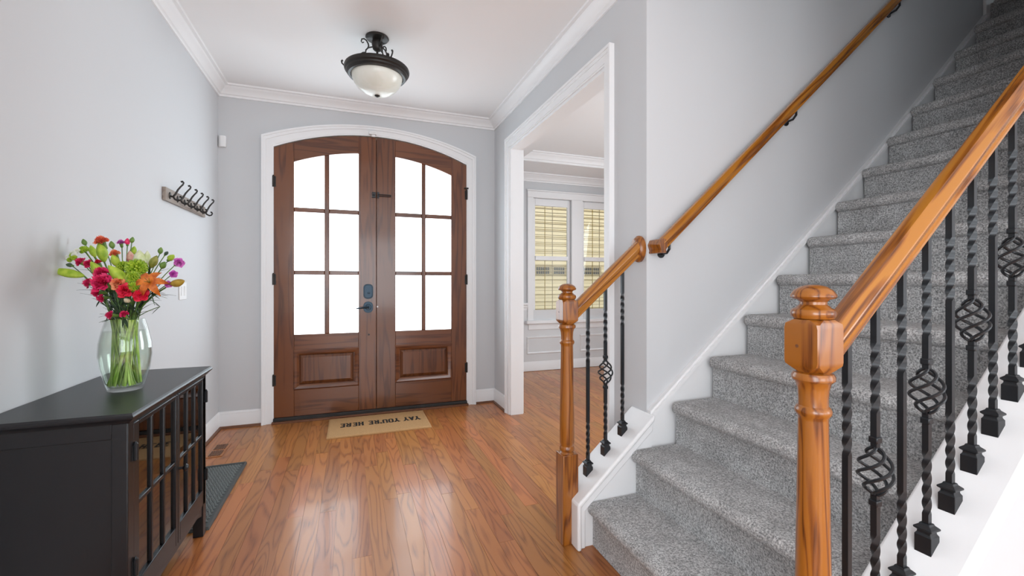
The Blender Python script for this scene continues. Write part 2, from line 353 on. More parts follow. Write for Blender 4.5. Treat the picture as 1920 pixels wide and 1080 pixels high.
def base(name, p0, p1, inn, m0, m1, label):
    o = run(name, p0, p1, inn, m0, m1, baseP, M['trim'], label, 'baseboard')
    run('shoe_moulding', p0, p1, inn, m0, m1, shoeP, M['shoe'], None, parent=o)
base('baseboard_left', (XL, -5, 0), (XL, YB, 0), (1, 0, 0), 0, -1, 'white baseboard at the foot of the left wall')
base('baseboard_back', (XL, YB, 0), (DX0 - .095, YB, 0), (0, -1, 0), 1, 0, 'short white baseboard left of the front door')
base('baseboard_back_right', (DX1 + .1, YB, 0), (XR, YB, 0), (0, -1, 0), 0, -1, 'short white baseboard right of the front door')
base('baseboard_right', (XR, YB, 0), (XR, OY1 + .085, 0), (-1, 0, 0), 1, 0, 'short white baseboard between front door corner and cased opening')
base('baseboard_stair_end', (XR, OY0 - .085, 0), (XR, YS + .05, 0), (-1, 0, 0), 0, 0, 'short white baseboard between cased opening and stairs')
# arched door casing: inner arc apex DZA+.008, outer .095 wider
casing = MB(); fy = YB - .035
def casing_strip(mb, off0, off1, y0, y1):
    xi0, xi1 = DX0 + .004, DX1 - .004
    inn, out = [], []
    pts = [(xi0, 0, -1)] + [(xi0 + (xi1 - xi0) * i / 32, None, 0) for i in range(33)] + [(xi1, 0, 1)]
    def P(x, off, side):
        # scale outward about the door centre
        hw = (xi1 - xi0) / 2; s = (hw + off) / hw; xx = DXC + (x - DXC) * s
        return xx, arc(x, DZA + .004, RD) + off * .95
    lo, hi = [], []
    for x, z, sd in pts:
        a, b_ = P(x, off0, sd), P(x, off1, sd)
        lo.append((a[0], 0 if z == 0 else a[1])); hi.append((b_[0], 0 if z == 0 else b_[1]))
    for i in range(len(lo) - 1):
        mb.prism([lo[i], lo[i + 1], hi[i + 1], hi[i]], 'y', y0, y1)
casing_strip(casing, 0, .012, YB - .018, YB + .03)
casing_strip(casing, .012, .060, YB - .022, YB)
casing_strip(casing, .060, .082, YB - .032, YB)
casing_strip(casing, .082, .097, YB - .040, YB)
structure('trim_4', casing, M['trim'], 'white arched casing around the double front door', 'trim', smooth=20)
thr = structure('trim_5', MB().box(DX0 - .01, DX1 + .01, YB - .055, YB + .13, -.002, .018), M['shoe'], 'wooden sill strip under the front door', 'trim', bev=.004)
obj('weather_strip', MB().prism([(YB - .03, .018), (YB + .10, .018), (YB + .10, .046), (YB - .018, .046), (YB - .03, .03)], 'x', DX0, DX1), M['bronze'], thr)
# cased opening
cas = MB()
def case_u(mb, o0, o1, x0, x1):
    mb.box(x0, x1, OY1 + o0, OY1 + o1, 0, OZ + o1 * 1.15).box(x0, x1, OY0 - o1, OY0 - o0, 0, OZ + o1 * 1.15).box(x0, x1, OY0 - o0, OY1 + o0, OZ + o0 * 1.15, OZ + o1 * 1.15)
for sd in (0, 1):
    for o0, o1, th in [(-.0, .010, .016), (.010, .052, .02), (.052, .07, .026), (.07, .085, .034)]:
        if sd == 0: case_u(cas, o0, o1, XR - th, XR)
        else: case_u(cas, o0, o1, XD, XD + th)
cas.box(XR - .004, XD + .004, OY1 - .02, OY1, 0, OZ).box(XR - .004, XD + .004, OY0, OY0 + .02, 0, OZ).box(XR - .004, XD + .004, OY0 + .02, OY1 - .02, OZ - .02, OZ)
structure('trim_6', cas, M['trim'], 'white casing around the wide opening into the dining room', 'trim', smooth=20)
# dining trims
dcz = TZ0 - .11
dP = [(a * 1.15, b_ * 1.16) for a, b_ in crownP]
run('trim_7', (XD, YD, dcz), (5, YD, dcz), (0, -1, 0), 1, -1, dP, M['trim'], 'white crown moulding above the dining room windows')
run('trim_8', (XD, YD, dcz), (XD, YS + .135, dcz), (1, 0, 0), 1, -1, dP, M['trim'], 'white crown moulding on the dining side of the hall wall')
tp = [(a, b_ * 1.2) for a, b_ in crownP] 
run('trim_9', (TX0, TY1, TZ0 + .005), (TX1, TY1, TZ0 + .005), (0, -1, 0), 1, -1, [(a - .01, b_) for a, b_ in tp], M['trim'], 'white moulding inside the dining tray ceiling edge')
structure('trim_10', MB().box(TX0, TX1, TY0, TY1, TZ1, TZ1 + .03), M['ceil'], 'raised centre panel of the dining tray ceiling', 'ceiling', smooth=0)
crP = [(0, 0), (.012, 0), (.012, .03), (.02, .04), (.02, .062), (.034, .072), (.036, .092), (.028, .105), (0, .105)]
run('trim_11', (XD, YD, .885), (2.386, YD, .885), (0, -1, 0), 0, 0, crP, M['trim'], 'white chair rail left of the dining windows')
run('trim_12', (XD, YD, .005), (5, YD, .005), (0, -1, 0), 0, 0, baseP, M['trim'], 'white baseboard under the dining windows', 'baseboard')
wn = structure('trim_13', MB().box(XD, 5, YD - .008, YD, .14, .885 - .0), M['wains'], 'painted wainscot below the dining windows', 'trim', smooth=0)
def frame_rect(x0, x1, z0, z1, y, wd=.028, th=.016, gap=0):
    m = MB(); P = [(0, 0), (wd * .3, th), (wd * .7, th * .7), (wd, 0)]
    c = [(x0, z0), (x1, z0), (x1, z1), (x0, z1)]; dr = [(1, 1), (-1, 1), (-1, -1), (1, -1)]
    rings = [[(cx + dx * a, y - h, cz + dz * a) for a, h in P] for (cx, cz), (dx, dz) in zip(c, dr)]
    rings.append(rings[0]); return m.loft(rings, closed=False, caps=False)
for x0, x1 in [(1.66, 2.27), (2.375, 3.03), (3.237, 3.95), (4.1, 4.9)]:
    obj('panel_moulding', frame_rect(x0, x1, .25, .50, YD - .008), M['trim'], wn)

# ------------------------------------------------------------------ dining windows with blinds
win_trim = structure('trim_14', MB().box(2.386, 2.478, YD - .024, YD, .735, 2.512).box(3.095, 3.283, YD - .024, YD, .735, 2.512).box(3.90, 3.99, YD - .024, YD, .735, 2.512)
    .box(2.386, 3.99, YD - .024, YD, 2.512, 2.605).box(2.376, 4.0, YD - .034, YD, 2.605, 2.625), M['trim'], 'white casing framing the pair of dining windows', 'trim', bev=.004)
obj('sill', MB().box(2.36, 4.02, YD - .06, YD + .02, .685, .735), M['trim'], win_trim, bev=.008)
obj('apron', MB().box(2.40, 3.98, YD - .02, YD, .60, .685), M['trim'], win_trim, bev=.004)
slat_me = None
for wi, (x0, x1, z0, z1) in enumerate(DW):
    wd = thing('window_%d' % (wi + 1), (x0, YD + .05, z0), ['white dining window with cream blind nearest the opening jamb', 'white dining window half hidden behind the near jamb'][wi], 'window', kind='structure')
    y0, y1 = YD + .025, YD + .065
    f = MB().box(x0, x0 + .045, y0, y1, .78, z1).box(x1 - .045, x1, y0, y1, .78, z1).box(x0 + .045, x1 - .045, y0, y1, 2.405, z1).box(x0 + .045, x1 - .045, y0, y1, .78, .845)
    obj('sash_frame', f, M['trim'], wd, bev=.004)
    obj('meeting_rail', MB().box(x0 + .045, x1 - .045, y0 - .012, y1, 1.607, 1.669), M['trim'], wd, bev=.004)
    obj('pane', MB().box(x0 + .045, x1 - .045, y0 + .018, y0 + .022, 1.669, 2.405), M['win_glass'], wd, smooth=0)
    obj('pane', MB().box(x0 + .045, x1 - .045, y0 + .018, y0 + .022, .845, 1.607), M['win_glass'], wd, smooth=0)
    bl = thing('window_blind', (x0, YD + .09, z0), ['cream horizontal blind outside the first dining sash', 'cream horizontal blind behind the partly hidden dining window'][wi], 'blind', 'blinds in the dining windows')
    obj('head_rail', MB().box(x0 + .01, x1 - .01, YD + .075, YD + .125, 2.44, 2.49), M['trim'], bl)
    zz = .83; first = None
    sl = MB().prism([(YD + .078, 0), (YD + .100, .0015), (YD + .122, 0), (YD + .122, .003), (YD + .100, .0045), (YD + .078, .003)], 'x', x0 + .012, x1 - .012)
    while zz < 2.43:
        if first is None:
            first = obj('slat', MB(), M['blind'], bl); first.data = mesh_of('slat', sl, M['blind'], wloc(bl)); first.location = (0, 0, zz); o = first
        else:
            o = bpy.data.objects.new('slat', first.data); COL.objects.link(o); o.parent = bl; o.location = (0, 0, zz)
        zz += .0552
    for q in (.36, .56):
        xx = x0 + (x1 - x0) * q
        obj('ladder_cord', MB().box(xx - .005, xx + .005, YD + .074, YD + .078, .82, 2.44), M['ochre'] if q < .5 else M['blind'], bl)
# neighbour house seen through the blinds
nh = thing('neighbour_house', (3.5, 9.2, -.4), 'yellow sided house seen through the dining blinds', 'house')
obj('wall', MB().box(1.0, 12.0, 9.2, 9.4, -.4, 6), M['siding'], nh, smooth=0)
board = None
for i in range(36):
    z = -.3 + i * .165
    if board is None:
        board = obj('siding_board', MB().prism([(9.2, 0), (9.155, 0), (9.185, .165), (9.2, .165)], 'x', 1, 12), M['siding'], nh, smooth=0); base0 = Vector(board.location); board.location = base0 + Vector((0, 0, z))
    else:
        o = bpy.data.objects.new('siding_board', board.data); COL.objects.link(o); o.parent = nh; o.location = base0 + Vector((0, 0, z))
lat = obj('house_vent', MB().box(3.92, 5.64, 9.14, 9.165, 1.46, 1.66), M['blind'], nh)
for c in range(30):
    for r_ in range(2):
        if c in (6, 7, 13, 14, 20, 21): continue
        obj('house_pane', MB().box(3.95 + c * .055, 3.95 + c * .055 + .036, 9.132, 9.14, 1.485 + r_ * .085, 1.485 + r_ * .085 + .06), M['dark_glass'], lat, smooth=0)
structure('ground', MB().box(-30, 40, 6.05, 60, -.6, -.4), M['grass'], 'lawn outside the dining windows', 'ground', smooth=0)

# ------------------------------------------------------------------ front doors
DY0, DY1 = YB - .012, YB + .036     # door leaf faces
PZ = [(.80, 1.354), (1.393, 1.936), (1.977, None)]
RP, ZP = 1.97, 2.535
def pane_top(x): return ZP - (RP - math.sqrt(RP * RP - (x - DXC) ** 2))
def door_top(x): return arc(x, DZA - .003, RD)
def xs(a, b_, n): return [a + (b_ - a) * i / n for i in range(n + 1)]
def leaf(num, x0, x1, cols, label):
    d = thing('door_%d' % num, ((x0 + x1) / 2, YB, .047), label, 'door', kind='structure')
    g0, g1 = cols[0][0], cols[-1][1]
    # stiles (tops follow the arch)
    for a, b_ in ((x0, g0), (g1, x1)):
        pts = [(a, .048), (b_, .048)] + [(x, door_top(x)) for x in xs(b_, a, 6)]
        obj('stile', MB().prism(pts, 'y', DY0, DY1), M['dark_z'], d, bev=.003)
    obj('top_rail', MB().prism([(x, pane_top(x)) for x in xs(g0, g1, 14)] + [(x, door_top(x)) for x in xs(g1, g0, 14)], 'y', DY0, DY1), M['dark_x'], d, bev=.002)
    obj('lock_rail', MB().box(g0, g1, DY0, DY1, .655, .80), M['dark_x'], d, bev=.003)
    obj('bottom_rail', MB().box(g0, g1, DY0, DY1, .048, .292), M['dark_x'], d, bev=.003)
    # muntins
    xm0, xm1 = cols[0][1], cols[1][0]
    obj('muntin', MB().prism([(xm0, .80), (xm1, .80), (xm1, pane_top(xm1)), (xm0, pane_top(xm0))], 'y', DY0 + .002, DY1 - .002), M['dark_z'], d, bev=.006)
    for a, b_ in cols:
        for z0, z1 in ((1.354, 1.393), (1.936, 1.977)):
            obj('muntin', MB().box(a, b_, DY0 + .003, DY1 - .003, z0, z1), M['dark_x'], d, bev=.006)
    for a, b_ in cols:
        for z0, z1 in PZ:
            if z1 is None: poly = [(a, z0), (b_, z0)] + [(x, pane_top(x)) for x in xs(b_, a, 6)]
            else: poly = [(a, z0), (b_, z0), (b_, z1), (a, z1)]
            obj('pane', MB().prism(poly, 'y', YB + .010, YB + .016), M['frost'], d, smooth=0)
    # glazing bead round the glass
    # raised panel
    pn = obj('raised_panel', MB().box(g0 + .001, g1 - .001, DY0 + .018, DY1 - .01, .292, .655), M['dark_z'], d)
    rp = MB(); px0, px1, pz0, pz1 = g0 + .045, g1 - .045, .292 + .045, .655 - .045
    rings = []
    for ins, yy in ((0, DY0 + .017), (.022, DY0 + .008), (.028, DY0 + .005)):
        rings.append([(px0 + ins, yy, pz0 + ins), (px1 - ins, yy, pz0 + ins), (px1 - ins, yy, pz1 - ins), (px0 + ins, yy, pz1 - ins)])
    obj('panel_field', rp.loft(rings), M['dark_z'], pn, smooth=0)
    obj('panel_moulding', frame_rect(g0 - .008, g1 + .008, .285, .662, DY0 + .002, .05, .014), M['dark_x'], pn)
    return d
CL = [(-.49, -.232), (-.189, .071)]
CR = [(.418, .676), (.716, .979)]
dl = leaf(1, DX0 + .004, .2345, CL, 'left leaf of the arched wooden front door with lock and six frosted panes')
dr = leaf(2, .2385, DX1 - .004, CR, 'right leaf of the arched wooden front door with the flip latch')
obj('gap_backing', MB().box(.222, .251, DY1, DY1 + .012, .05, 2.69), M['dark_z'], dl)  # dark strip added behind the leaf gap to stop light showing through
def hinge(par, x, z, sd):
    obj('hinge', MB().lathe([(.007, z - .05), (.0085, z - .05), (.0085, z + .05), (.007, z + .05), (.004, z + .058)], (x, DY0 - .008, 0), 10).box(x - (.004 if sd > 0 else .02), x + (.02 if sd > 0 else .004), DY0 - .002, DY0 + .001, z - .048, z + .048), M['bronze'], par)
for z in (2.20, 1.31, .39):
    hinge(dl, DX0 + .002, z, 1); hinge(dr, DX1 - .002, z, -1)
for z in (2.26,): obj('hinge_stop', MB().box(DX1 - .03, DX1 + .015, DY0 - .022, DY0 - .004, z, z + .014), M['bronze'], dr, bev=.003)
# deadbolt and lever
def rrect(x, z, w_, h, r, n=5):
    p = []
    for (cx, cz, a0) in ((x + w_ / 2 - r, z + h / 2 - r, 0), (x - w_ / 2 + r, z + h / 2 - r, 90), (x - w_ / 2 + r, z - h / 2 + r, 180), (x + w_ / 2 - r, z - h / 2 + r, 270)):
        for i in range(n + 1):
            a = math.radians(a0 + 90 * i / n); p.append((cx + r * math.cos(a), cz + r * math.sin(a)))
    return p
db = obj('deadbolt', MB().prism(rrect(.160, 1.195, .088, .142, .035), 'y', DY0 - .022, DY0).prism(rrect(.160, 1.195, .074, .126, .03), 'y', DY0 - .028, DY0 - .022), M['bronze_blue'], dl, bev=.003)
obj('thumb_turn', MB().box(.152, .176, DY0 - .045, DY0 - .028, 1.172, 1.188), M['bronze_blue'], db, bev=.004)
lv = obj('lever_handle', MB().prism(rrect(.160, 1.042, .088, .108, .04), 'y', DY0 - .010, DY0).lathe([(.026, DY0 - .016), (.03, DY0 - .010)], (.16, 0, 1.042), 20, 'y').lathe([(.012, DY0 - .05), (.012, DY0 - .01)], (.16, 0, 1.042), 14, 'y'), M['bronze_blue'], dl, bev=.002)
obj('lever', MB().tube([(.165, DY0 - .05, 1.043), (.13, DY0 - .054, 1.043), (.085, DY0 - .05, 1.036), (.05, DY0 - .046, 1.033)], [.011, .010, .008, .006], 10), M['bronze_blue'], lv)
obj('keyhole_plug', MB().lathe([(.009, DY0 - .003), (.009, DY0)], (.166, 0, .775), 12, 'y'), M['bronze'], dl)
la = obj('flip_latch', MB().box(.243, .262, DY0 - .014, DY0, 2.105, 2.165).tube([(.25, DY0 - .014, 2.143), (.37, DY0 - .016, 2.141)], .004, 8).tube([(.25, DY0 - .014, 2.127), (.37, DY0 - .016, 2.127)], .004, 8).tube([(.37, DY0 - .016, 2.141), (.374, DY0 - .016, 2.134), (.37, DY0 - .016, 2.127)], .004, 8), M['iron'], dr, bev=.001)
obj('latch_catch', MB().box(.195, .23, DY0 - .012, DY0, 2.108, 2.162).lathe([(.008, DY0 - .03), (.008, DY0 - .012)], (.214, 0, 2.135), 10, 'y'), M['iron'], dl, bev=.002)
obj('strike_plug', MB().lathe([(.008, DY0 - .008), (.008, DY0)], (.246, 0, 1.045), 10, 'y'), M['plastic'], dr)
tag(obj('door_sensor', MB().box(.165, .232, YB - .062, YB - .032, 2.712, 2.742), M['plastic'], None, bev=.004), 'small white contact sensor on the top of the door casing', 'sensor')
obj('sensor_magnet', MB().box(.19, .225, YB - .055, YB - .03, 2.692, 2.711), M['plastic'], bpy.data.objects['door_sensor'], bev=.003)

# ------------------------------------------------------------------ staircase
def ZT(i): return .2165 * i + .0008 * i * i
X1, RUN = 1.108, .25
def XRI(i): return X1 + RUN * (i - 1)
st = thing('staircase', (1.1, 1.33, 0), 'grey carpeted staircase climbing to the right between white stringers', 'staircase')
CY0, CY1 = .79, 1.872
def step_mesh(i):
    xr, x2, z0, z1 = XRI(i), XRI(i + 1), ZT(i - 1), ZT(i)
    r = .031; pr = [(x2, z0), (xr, z0), (xr, z1 - .066), (xr - .004, z1 - .064)]
    cx, cz = xr - .002, z1 - r - .002
    for k in range(9):
        a = math.radians(-88 - 22.0 * k); pr.append((cx + r * math.cos(a), cz + r * math.sin(a)))
    pr += [(xr + .02, z1 - .001), (x2, z1)]
    n = len(pr); rings = []
    # ends of the nosing are rounded off
    for y, s in ((CY0, .0), (CY0 + .004, .6), (CY0 + .012, 1), (CY1 - .012, 1), (CY1 - .004, .6), (CY1, .0)):
        rings.append([(px + (1 - s) * (.012 if px < xr - .001 else 0), y, pz - (1 - s) * (.006 if pz > z1 - .004 else 0)) for px, pz in pr])
    return MB().loft(rings)
for i in range(1, 15): obj('carpeted_step', step_mesh(i), M['carpet'], st, smooth=50)
structure('landing', MB().box(XRI(15), 6.2, .78, YS, ZT(14), ZT(15)).box(XRI(15) - .03, XRI(15), .79, CY1, ZT(15) - .06, ZT(15)), M['carpet'], 'dark carpeted landing at the head of the stairs', 'landing', bev=.02)
# skirt on the tall wall
sk = [(1.458, .614), (2.35, 1.362), (3.258, 2.135), (4.55, 3.33)]
low = [(4.63, 3.05), (1.60, 0.2), (1.458, 0.08)]
obj('skirt_board', MB().prism(sk + [(4.63, 3.40)] + low, 'y', YS - .018, YS - .001), M['trim'], st)
def strip(mb, a, b_, y):   # moulding strip following the skirt top between offsets a,b below the line
    for k in range(len(sk) - 1):
        p, q = sk[k], sk[k + 1]
        mb.prism([(p[0], p[1] - b_), (q[0], q[1] - b_), (q[0], q[1] - a), (p[0], p[1] - a)], 'y', y, YS - .017)
mm = MB(); strip(mm, 0, .014, YS - .030); strip(mm, .014, .038, YS - .042); strip(mm, .038, .056, YS - .028)
obj('skirt_moulding', mm, M['trim'], st)
obj('skirt_kick', MB().box(4.55, 5.0, YS - .02, YS - .001, 3.30, 3.47), M['trim'], st, bev=.004)
structure('trim_15', MB().box(4.93, 5.03, YS - .03, YS - .001, ZT(15), 5.5).box(5.03, 6.15, YS - .016, YS - .001, ZT(15), 5.45), M['trim'], 'white door casing at the top of the stairs', 'trim', bev=.004)
# knee walls with sloped caps
SL = .868
def cap_z(x): return .322 + SL * (x - 1.128)
XF0 = 1.012
def knee(name, ya, yb, cy0, cy1, xend, label, face, mat):
    k = obj('wall_knee_' + name, MB().prism([(XF0 + .02, 0), (xend, 0), (xend, cap_z(xend) - .03), (XF0 + .02, cap_z(XF0 + .02) - .03)], 'y', ya, yb), M[mat], None)
    tag(k, label, 'wall', kind='structure')
    th = .032
    obj('cap', MB().prism([(XF0, 0), (XF0 + .022, 0), (XF0 + .022, cap_z(XF0 + .022) - th), (xend, cap_z(xend) - th), (xend, cap_z(xend)), (XF0, cap_z(XF0))], 'y', cy0, cy1), M['trim'], k, bev=.009, seg=3)
    y0, y1 = (ya - .012, ya) if face < 0 else (yb, yb + .012)
    obj('cap_moulding', MB().prism([(XF0 + .022, 0), (XF0 + .05, 0), (XF0 + .05, cap_z(XF0 + .05) - .085), (xend, cap_z(xend) - .085), (xend, cap_z(xend) - th), (XF0 + .022, cap_z(XF0 + .022) - th)], 'y', y0, y1), M['trim'], k, bev=.004)
    return k
knee('far', 1.875, 2.025, 1.845, 2.045, XR, 'white knee wall under the short far railing', -1, 'trim')
knee('near', .645, .785, .625, .80, 2.36, 'white knee wall under the long near railing', -1, 'wall')

# ------------------------------------------------------------------ railings
YN, YF = .711, 1.957
def rail_z(x): return 1.112 + .862 * (x - 1.073)
railP = [(-.0195, 0), (-.0225, .003), (-.0230, .012), (-.0195, .0155), (-.0200, .020), (-.0245, .032), (-.0262, .0335), (-.0300, .046), (-.0320, .051), (-.0318, .0565), (-.0295, .060), (-.0190, .0800), (-.0150, .0838), (0, .0868)]
railP = railP + [(-a, b_) for a, b_ in railP[-2::-1]]
def handrail(x0, x1, y, zf, s=1.0, n=14):
    return MB().loft([[(x, y + a * s, zf(x) + b_ * s) for a, b_ in railP] for x in (x0, x1)])
def newel(par, xc, yc):
    nw = obj('newel_post', MB().prism([(xc - .0415, yc - .0415), (xc + .0415, yc - .0415), (xc + .0415, yc + .0415), (xc - .0415, yc + .0415)], 'z', 0, .438), M['oak_z'], par, bev=.003)
    prof = [(.038, .436), (.030, .446), (.036, .452), (.0375, .460), (.035, .468), (.0325, .474), (.0365, .49), (.0355, .6), (.0325, .8), (.030, .965), (.0305, .972), (.036, .980), (.037, .987), (.034, .994), (.030, .998), (.0295, 1.012), (.031, 1.035), (.035, 1.05), (.043, 1.058), (.0435, 1.066), (.040, 1.073), (.03, 1.076)]
    obj('turned_shaft', MB().lathe(prof, (xc, yc, 0), 28), M['oak_z'], nw)
    # upper block with softened corners, arched shoulders
    blk = MB(); h = .0415; rings = []
    for z, s, c in ((1.072, .70, .8), (1.080, .86, .5), (1.092, 1.0, .12), (1.10, 1, .06), (1.176, 1, .06), (1.186, 1.0, .12), (1.196, .88, .5), (1.200, .72, .8)):
        ring = []
        for q in range(4):
            a = math.radians(45 + 90 * q); 
            for sgn in (-1, 1):
                cx, cy = math.copysign(h, math.cos(a)), math.copysign(h, math.sin(a))
                cc = c * h
                if (q % 2 == 0) == (sgn < 0): ring.append((xc + cx * s, yc + (cy - math.copysign(cc, cy)) * s, z))
                else: ring.append((xc + (cx - math.copysign(cc, cx)) * s, yc + cy * s, z))
        rings.append(ring)
    obj('block', blk.loft(rings), M['oak_z'], nw, smooth=30)
    fin = [(.040, 1.198), (.044, 1.203), (.0455, 1.210), (.044, 1.216), (.040, 1.220), (.0355, 1.222), (.032, 1.226), (.027, 1.230), (.027, 1.236), (.032, 1.241), (.042, 1.244), (.0455, 1.248), (.045, 1.252), (.038, 1.263), (.026, 1.271), (.012, 1.275), (.002, 1.2755)]
    obj('finial', MB().lathe(fin, (xc, yc, 0), 32), M['oak_z'], nw)
    obj('dowel_plug', MB().lathe([(.004, xc - .0420), (.004, xc - .0410)], (0, yc + .008, 1.135), 10, 'x'), M['shoe'], nw)
    return nw
# baluster prototypes (origin on the cap surface)
BH = 1.112 - .322 + (.862 - SL) * .2 + .862 * (1.128 - 1.073) + .012
def bar(zs_twist, gaps=()):
    hw = .0071; rows = []; ang = 0
    zlist = set([-.004, BH])
    for a, b_ in zs_twist:
        n = 44
        for i in range(n + 1): zlist.add(round(a + (b_ - a) * i / n, 5))
    for z in sorted(zlist):
        ang = 0
        for a, b_ in zs_twist:
            t_ = min(1, max(0, (z - a) / (b_ - a))); ang += t_ * 2.5 * PI
        rows.append((z, ang))
    segs = []; cur = []
    mb = MB(); spans = []; lo = -.01
    for g0, g1 in gaps: spans.append((lo, g0)); lo = g1
    spans.append((lo, 9))
    for s0, s1 in spans:
        rr = [(z, a) for z, a in rows if s0 <= z <= s1]
        if s0 > -.005: rr = [(s0, next(a for z, a in rows if z > s0))] + rr
        if s1 < 8: rr = rr + [(s1, rr[-1][1])]
        mb.loft([[(hw * 1.414 * math.cos(a + PI / 4 + q * PI / 2), hw * 1.414 * math.sin(a + PI / 4 + q * PI / 2), z) for q in range(4)] for z, a in rr])
    return mb
TW = [(.086, .255), (.555, .730)]
def shoe_mesh():
    mb = MB(); rings = []
    def sq(h, z, sl=0): return [(-h, -h, z - sl * h), (h, -h, z + sl * h), (h, h, z + sl * h), (-h, h, z - sl * h)]
    rings = [sq(.0185, .000, SL), sq(.0185, .030), sq(.0150, .036), sq(.0145, .041), sq(.0205, .046), sq(.0205, .050), sq(.0125, .057), sq(.0105, .062)]
    return mb.loft(rings)
def basket_mesh():
    mb = MB(); z0, z1 = .352, .468
    for q in range(4):
        pts = []
        for i in range(25):
            t_ = i / 24; a = q * PI / 2 + t_ * PI * 1.7
            rr = .006 + .030 * math.sin(PI * t_) ** .75
            pts.append((rr * math.cos(a), rr * math.sin(a), z0 + (z1 - z0) * t_))
        mb.tube(pts, .0042, 7)
    return mb
def collar_mesh(z): return MB().box(-.0105, .0105, -.0105, .0105, z - .008, z + .008)
bal_kinds = {}
def baluster(par, x, y, kind):
    zz = cap_z(x)
    if kind not in bal_kinds:
        b_ = obj('baluster', bar(TW) if kind == 0 else bar(TW, [(.352, .468)]), M['iron'], None, smooth=25)
        s = obj('shoe', shoe_mesh(), M['iron'], b_, smooth=0, bev=.0012)
        if kind:
            obj('basket', basket_mesh(), M['iron'], b_)
            obj('collar', collar_mesh(.332), M['iron'], b_, bev=.0025); obj('collar', collar_mesh(.488), M['iron'], b_, bev=.0025)
        bal_kinds[kind] = b_; o = b_
    else: o = link_copy(bal_kinds[kind])
    o.parent = par; o.location = Vector((x, y, zz)) - wloc(par)
    return o
fr = thing('stair_railing', (1.0, YF, 0), 'short far oak railing ending at a round rosette on the wall', 'railing', 'stair railings')
newel(fr, 1.0085, 1.952)
obj('handrail', handrail(1.045, XR - .034, YF, rail_z), M['oak_x'], fr, smooth=24)
obj('rosette', MB().lathe([(.060, XR), (.062, XR - .010), (.060, XR - .018), (.054, XR - .022), (.050, XR - .032), (.040, XR - .036), (.02, XR - .036)], (0, YF + .012, rail_z(1.43) + .040), 32, 'x', (.84, 1.16)), M['oak_z'], fr)
for k in range(3): baluster(fr, 1.127 + .1025 * k, YF - .004, k % 2)
nr = thing('stair_railing', (1.0, YN, 0), 'long near oak railing with black twisted iron balusters', 'railing', 'stair railings')
newel(nr, 1.0015, YN)
obj('handrail', handrail(1.042, 2.37, YN, rail_z), M['oak_x'], nr, smooth=24)
for k in range(12): baluster(nr, 1.117 + .1042 * k, YN, k % 2)
# wall handrail
wr = thing('wall_handrail', (1.5, YS, 1.5), 'dark oak handrail mounted on the tall stair wall with iron brackets', 'handrail')
def wrz(x): return 1.425 + .888 * (x - 1.48)
WY = YS - .068
obj('rail', handrail(1.49, 4.5, WY, wrz, .86), M['oak_x'], wr, smooth=24)
ret = [[(1.50 + b_ * .55 - .052, y_, wrz(1.49) + .005 + (a + .03) * 1.1) for a, b_ in railP] for y_ in (WY - .022, YS)]
pr = [(a * .86, b_ * .86) for a, b_ in railP]
obj('rail_return', MB().loft([[(1.487 + a * .9, y_, wrz(1.487) + b_ * .98) for a, b_ in pr] for y_ in (WY - .026, YS)]), M['oak_z'], wr)
for x in (1.545, 2.46, 3.42, 4.35):
    z = wrz(x)
    br = obj('bracket', MB().tube([(x, WY, z + .004), (x, WY, z - .028), (x, WY + .02, z - .048), (x, YS - .004, z - .050)], .0065, 8), M['iron'], wr)
    obj('wall_plate', MB().lathe([(.022, YS - .006), (.022, YS)], (x, 0, z - .05), 14, 'y'), M['iron'], br)

# ------------------------------------------------------------------ black cabinet
CXF, CXB, CYN, CYF = -.697, -1.086, 1.815, 2.655
cb = thing('display_cabinet', (-.89, 2.24, 0), 'black wooden cabinet with glazed grid doors standing against the left wall', 'cabinet')
C = M['cab']
# top with moulded edge
def ring_rect(o_, z): return [(CXB, CYN - o_, z), (CXF + o_, CYN - o_, z), (CXF + o_, CYF + o_, z), (CXB, CYF + o_, z)]
obj('top', MB().loft([ring_rect(.006, .812), ring_rect(.010, .818), ring_rect(.014, .822), ring_rect(.022, .830), ring_rect(.024, .836), ring_rect(.020, .841), ring_rect(.018, .848)]), C, cb, smooth=20)
for yy in (CYN, CYF - .045):
    for xx in (CXF - .045, CXB):
        obj('leg', MB().box(xx, xx + .045, yy, yy + .045, 0, .812), C, cb, bev=.003)
for yy in (CYN + .008, CYF - .022):
    sp = obj('side_panel', MB().box(CXB + .045, CXF - .045, yy + .004, yy + .012, .11, .812), C, cb, smooth=0)
    y0 = yy - .004 if yy < 2 else yy + .010
    obj('side_rail', MB().box(CXB + .045, CXF - .045, y0, y0 + .010, .76, .812), C, sp, bev=.002)
    obj('side_rail', MB().box(CXB + .045, CXF - .045, y0, y0 + .010, .11, .17), C, sp, bev=.002)
obj('back_panel', MB().box(CXB + .002, CXB + .010, CYN + .045, CYF - .045, .11, .812), M['cab_in'], cb, smooth=0)
obj('bottom_shelf', MB().box(CXB + .01, CXF - .03, CYN + .02, CYF - .02, .13, .15), M['cab_in'], cb, smooth=0)
obj('shelf', MB().box(CXB + .01, CXF - .05, CYN + .02, CYF - .02, .49, .505), M['cab_in'], cb, smooth=0)
obj('apron', MB().prism([(CYN + .045, .105), (CYN + .12, .128), (CYF - .12, .128), (CYF - .045, .105), (CYF - .045, .155), (CYN + .045, .155)], 'x', CXF - .03, CXF - .004), C, cb, bev=.002)
obj('top_rail', MB().box(CXF - .03, CXF - .004, CYN + .045, CYF - .045, .80, .812), C, cb)
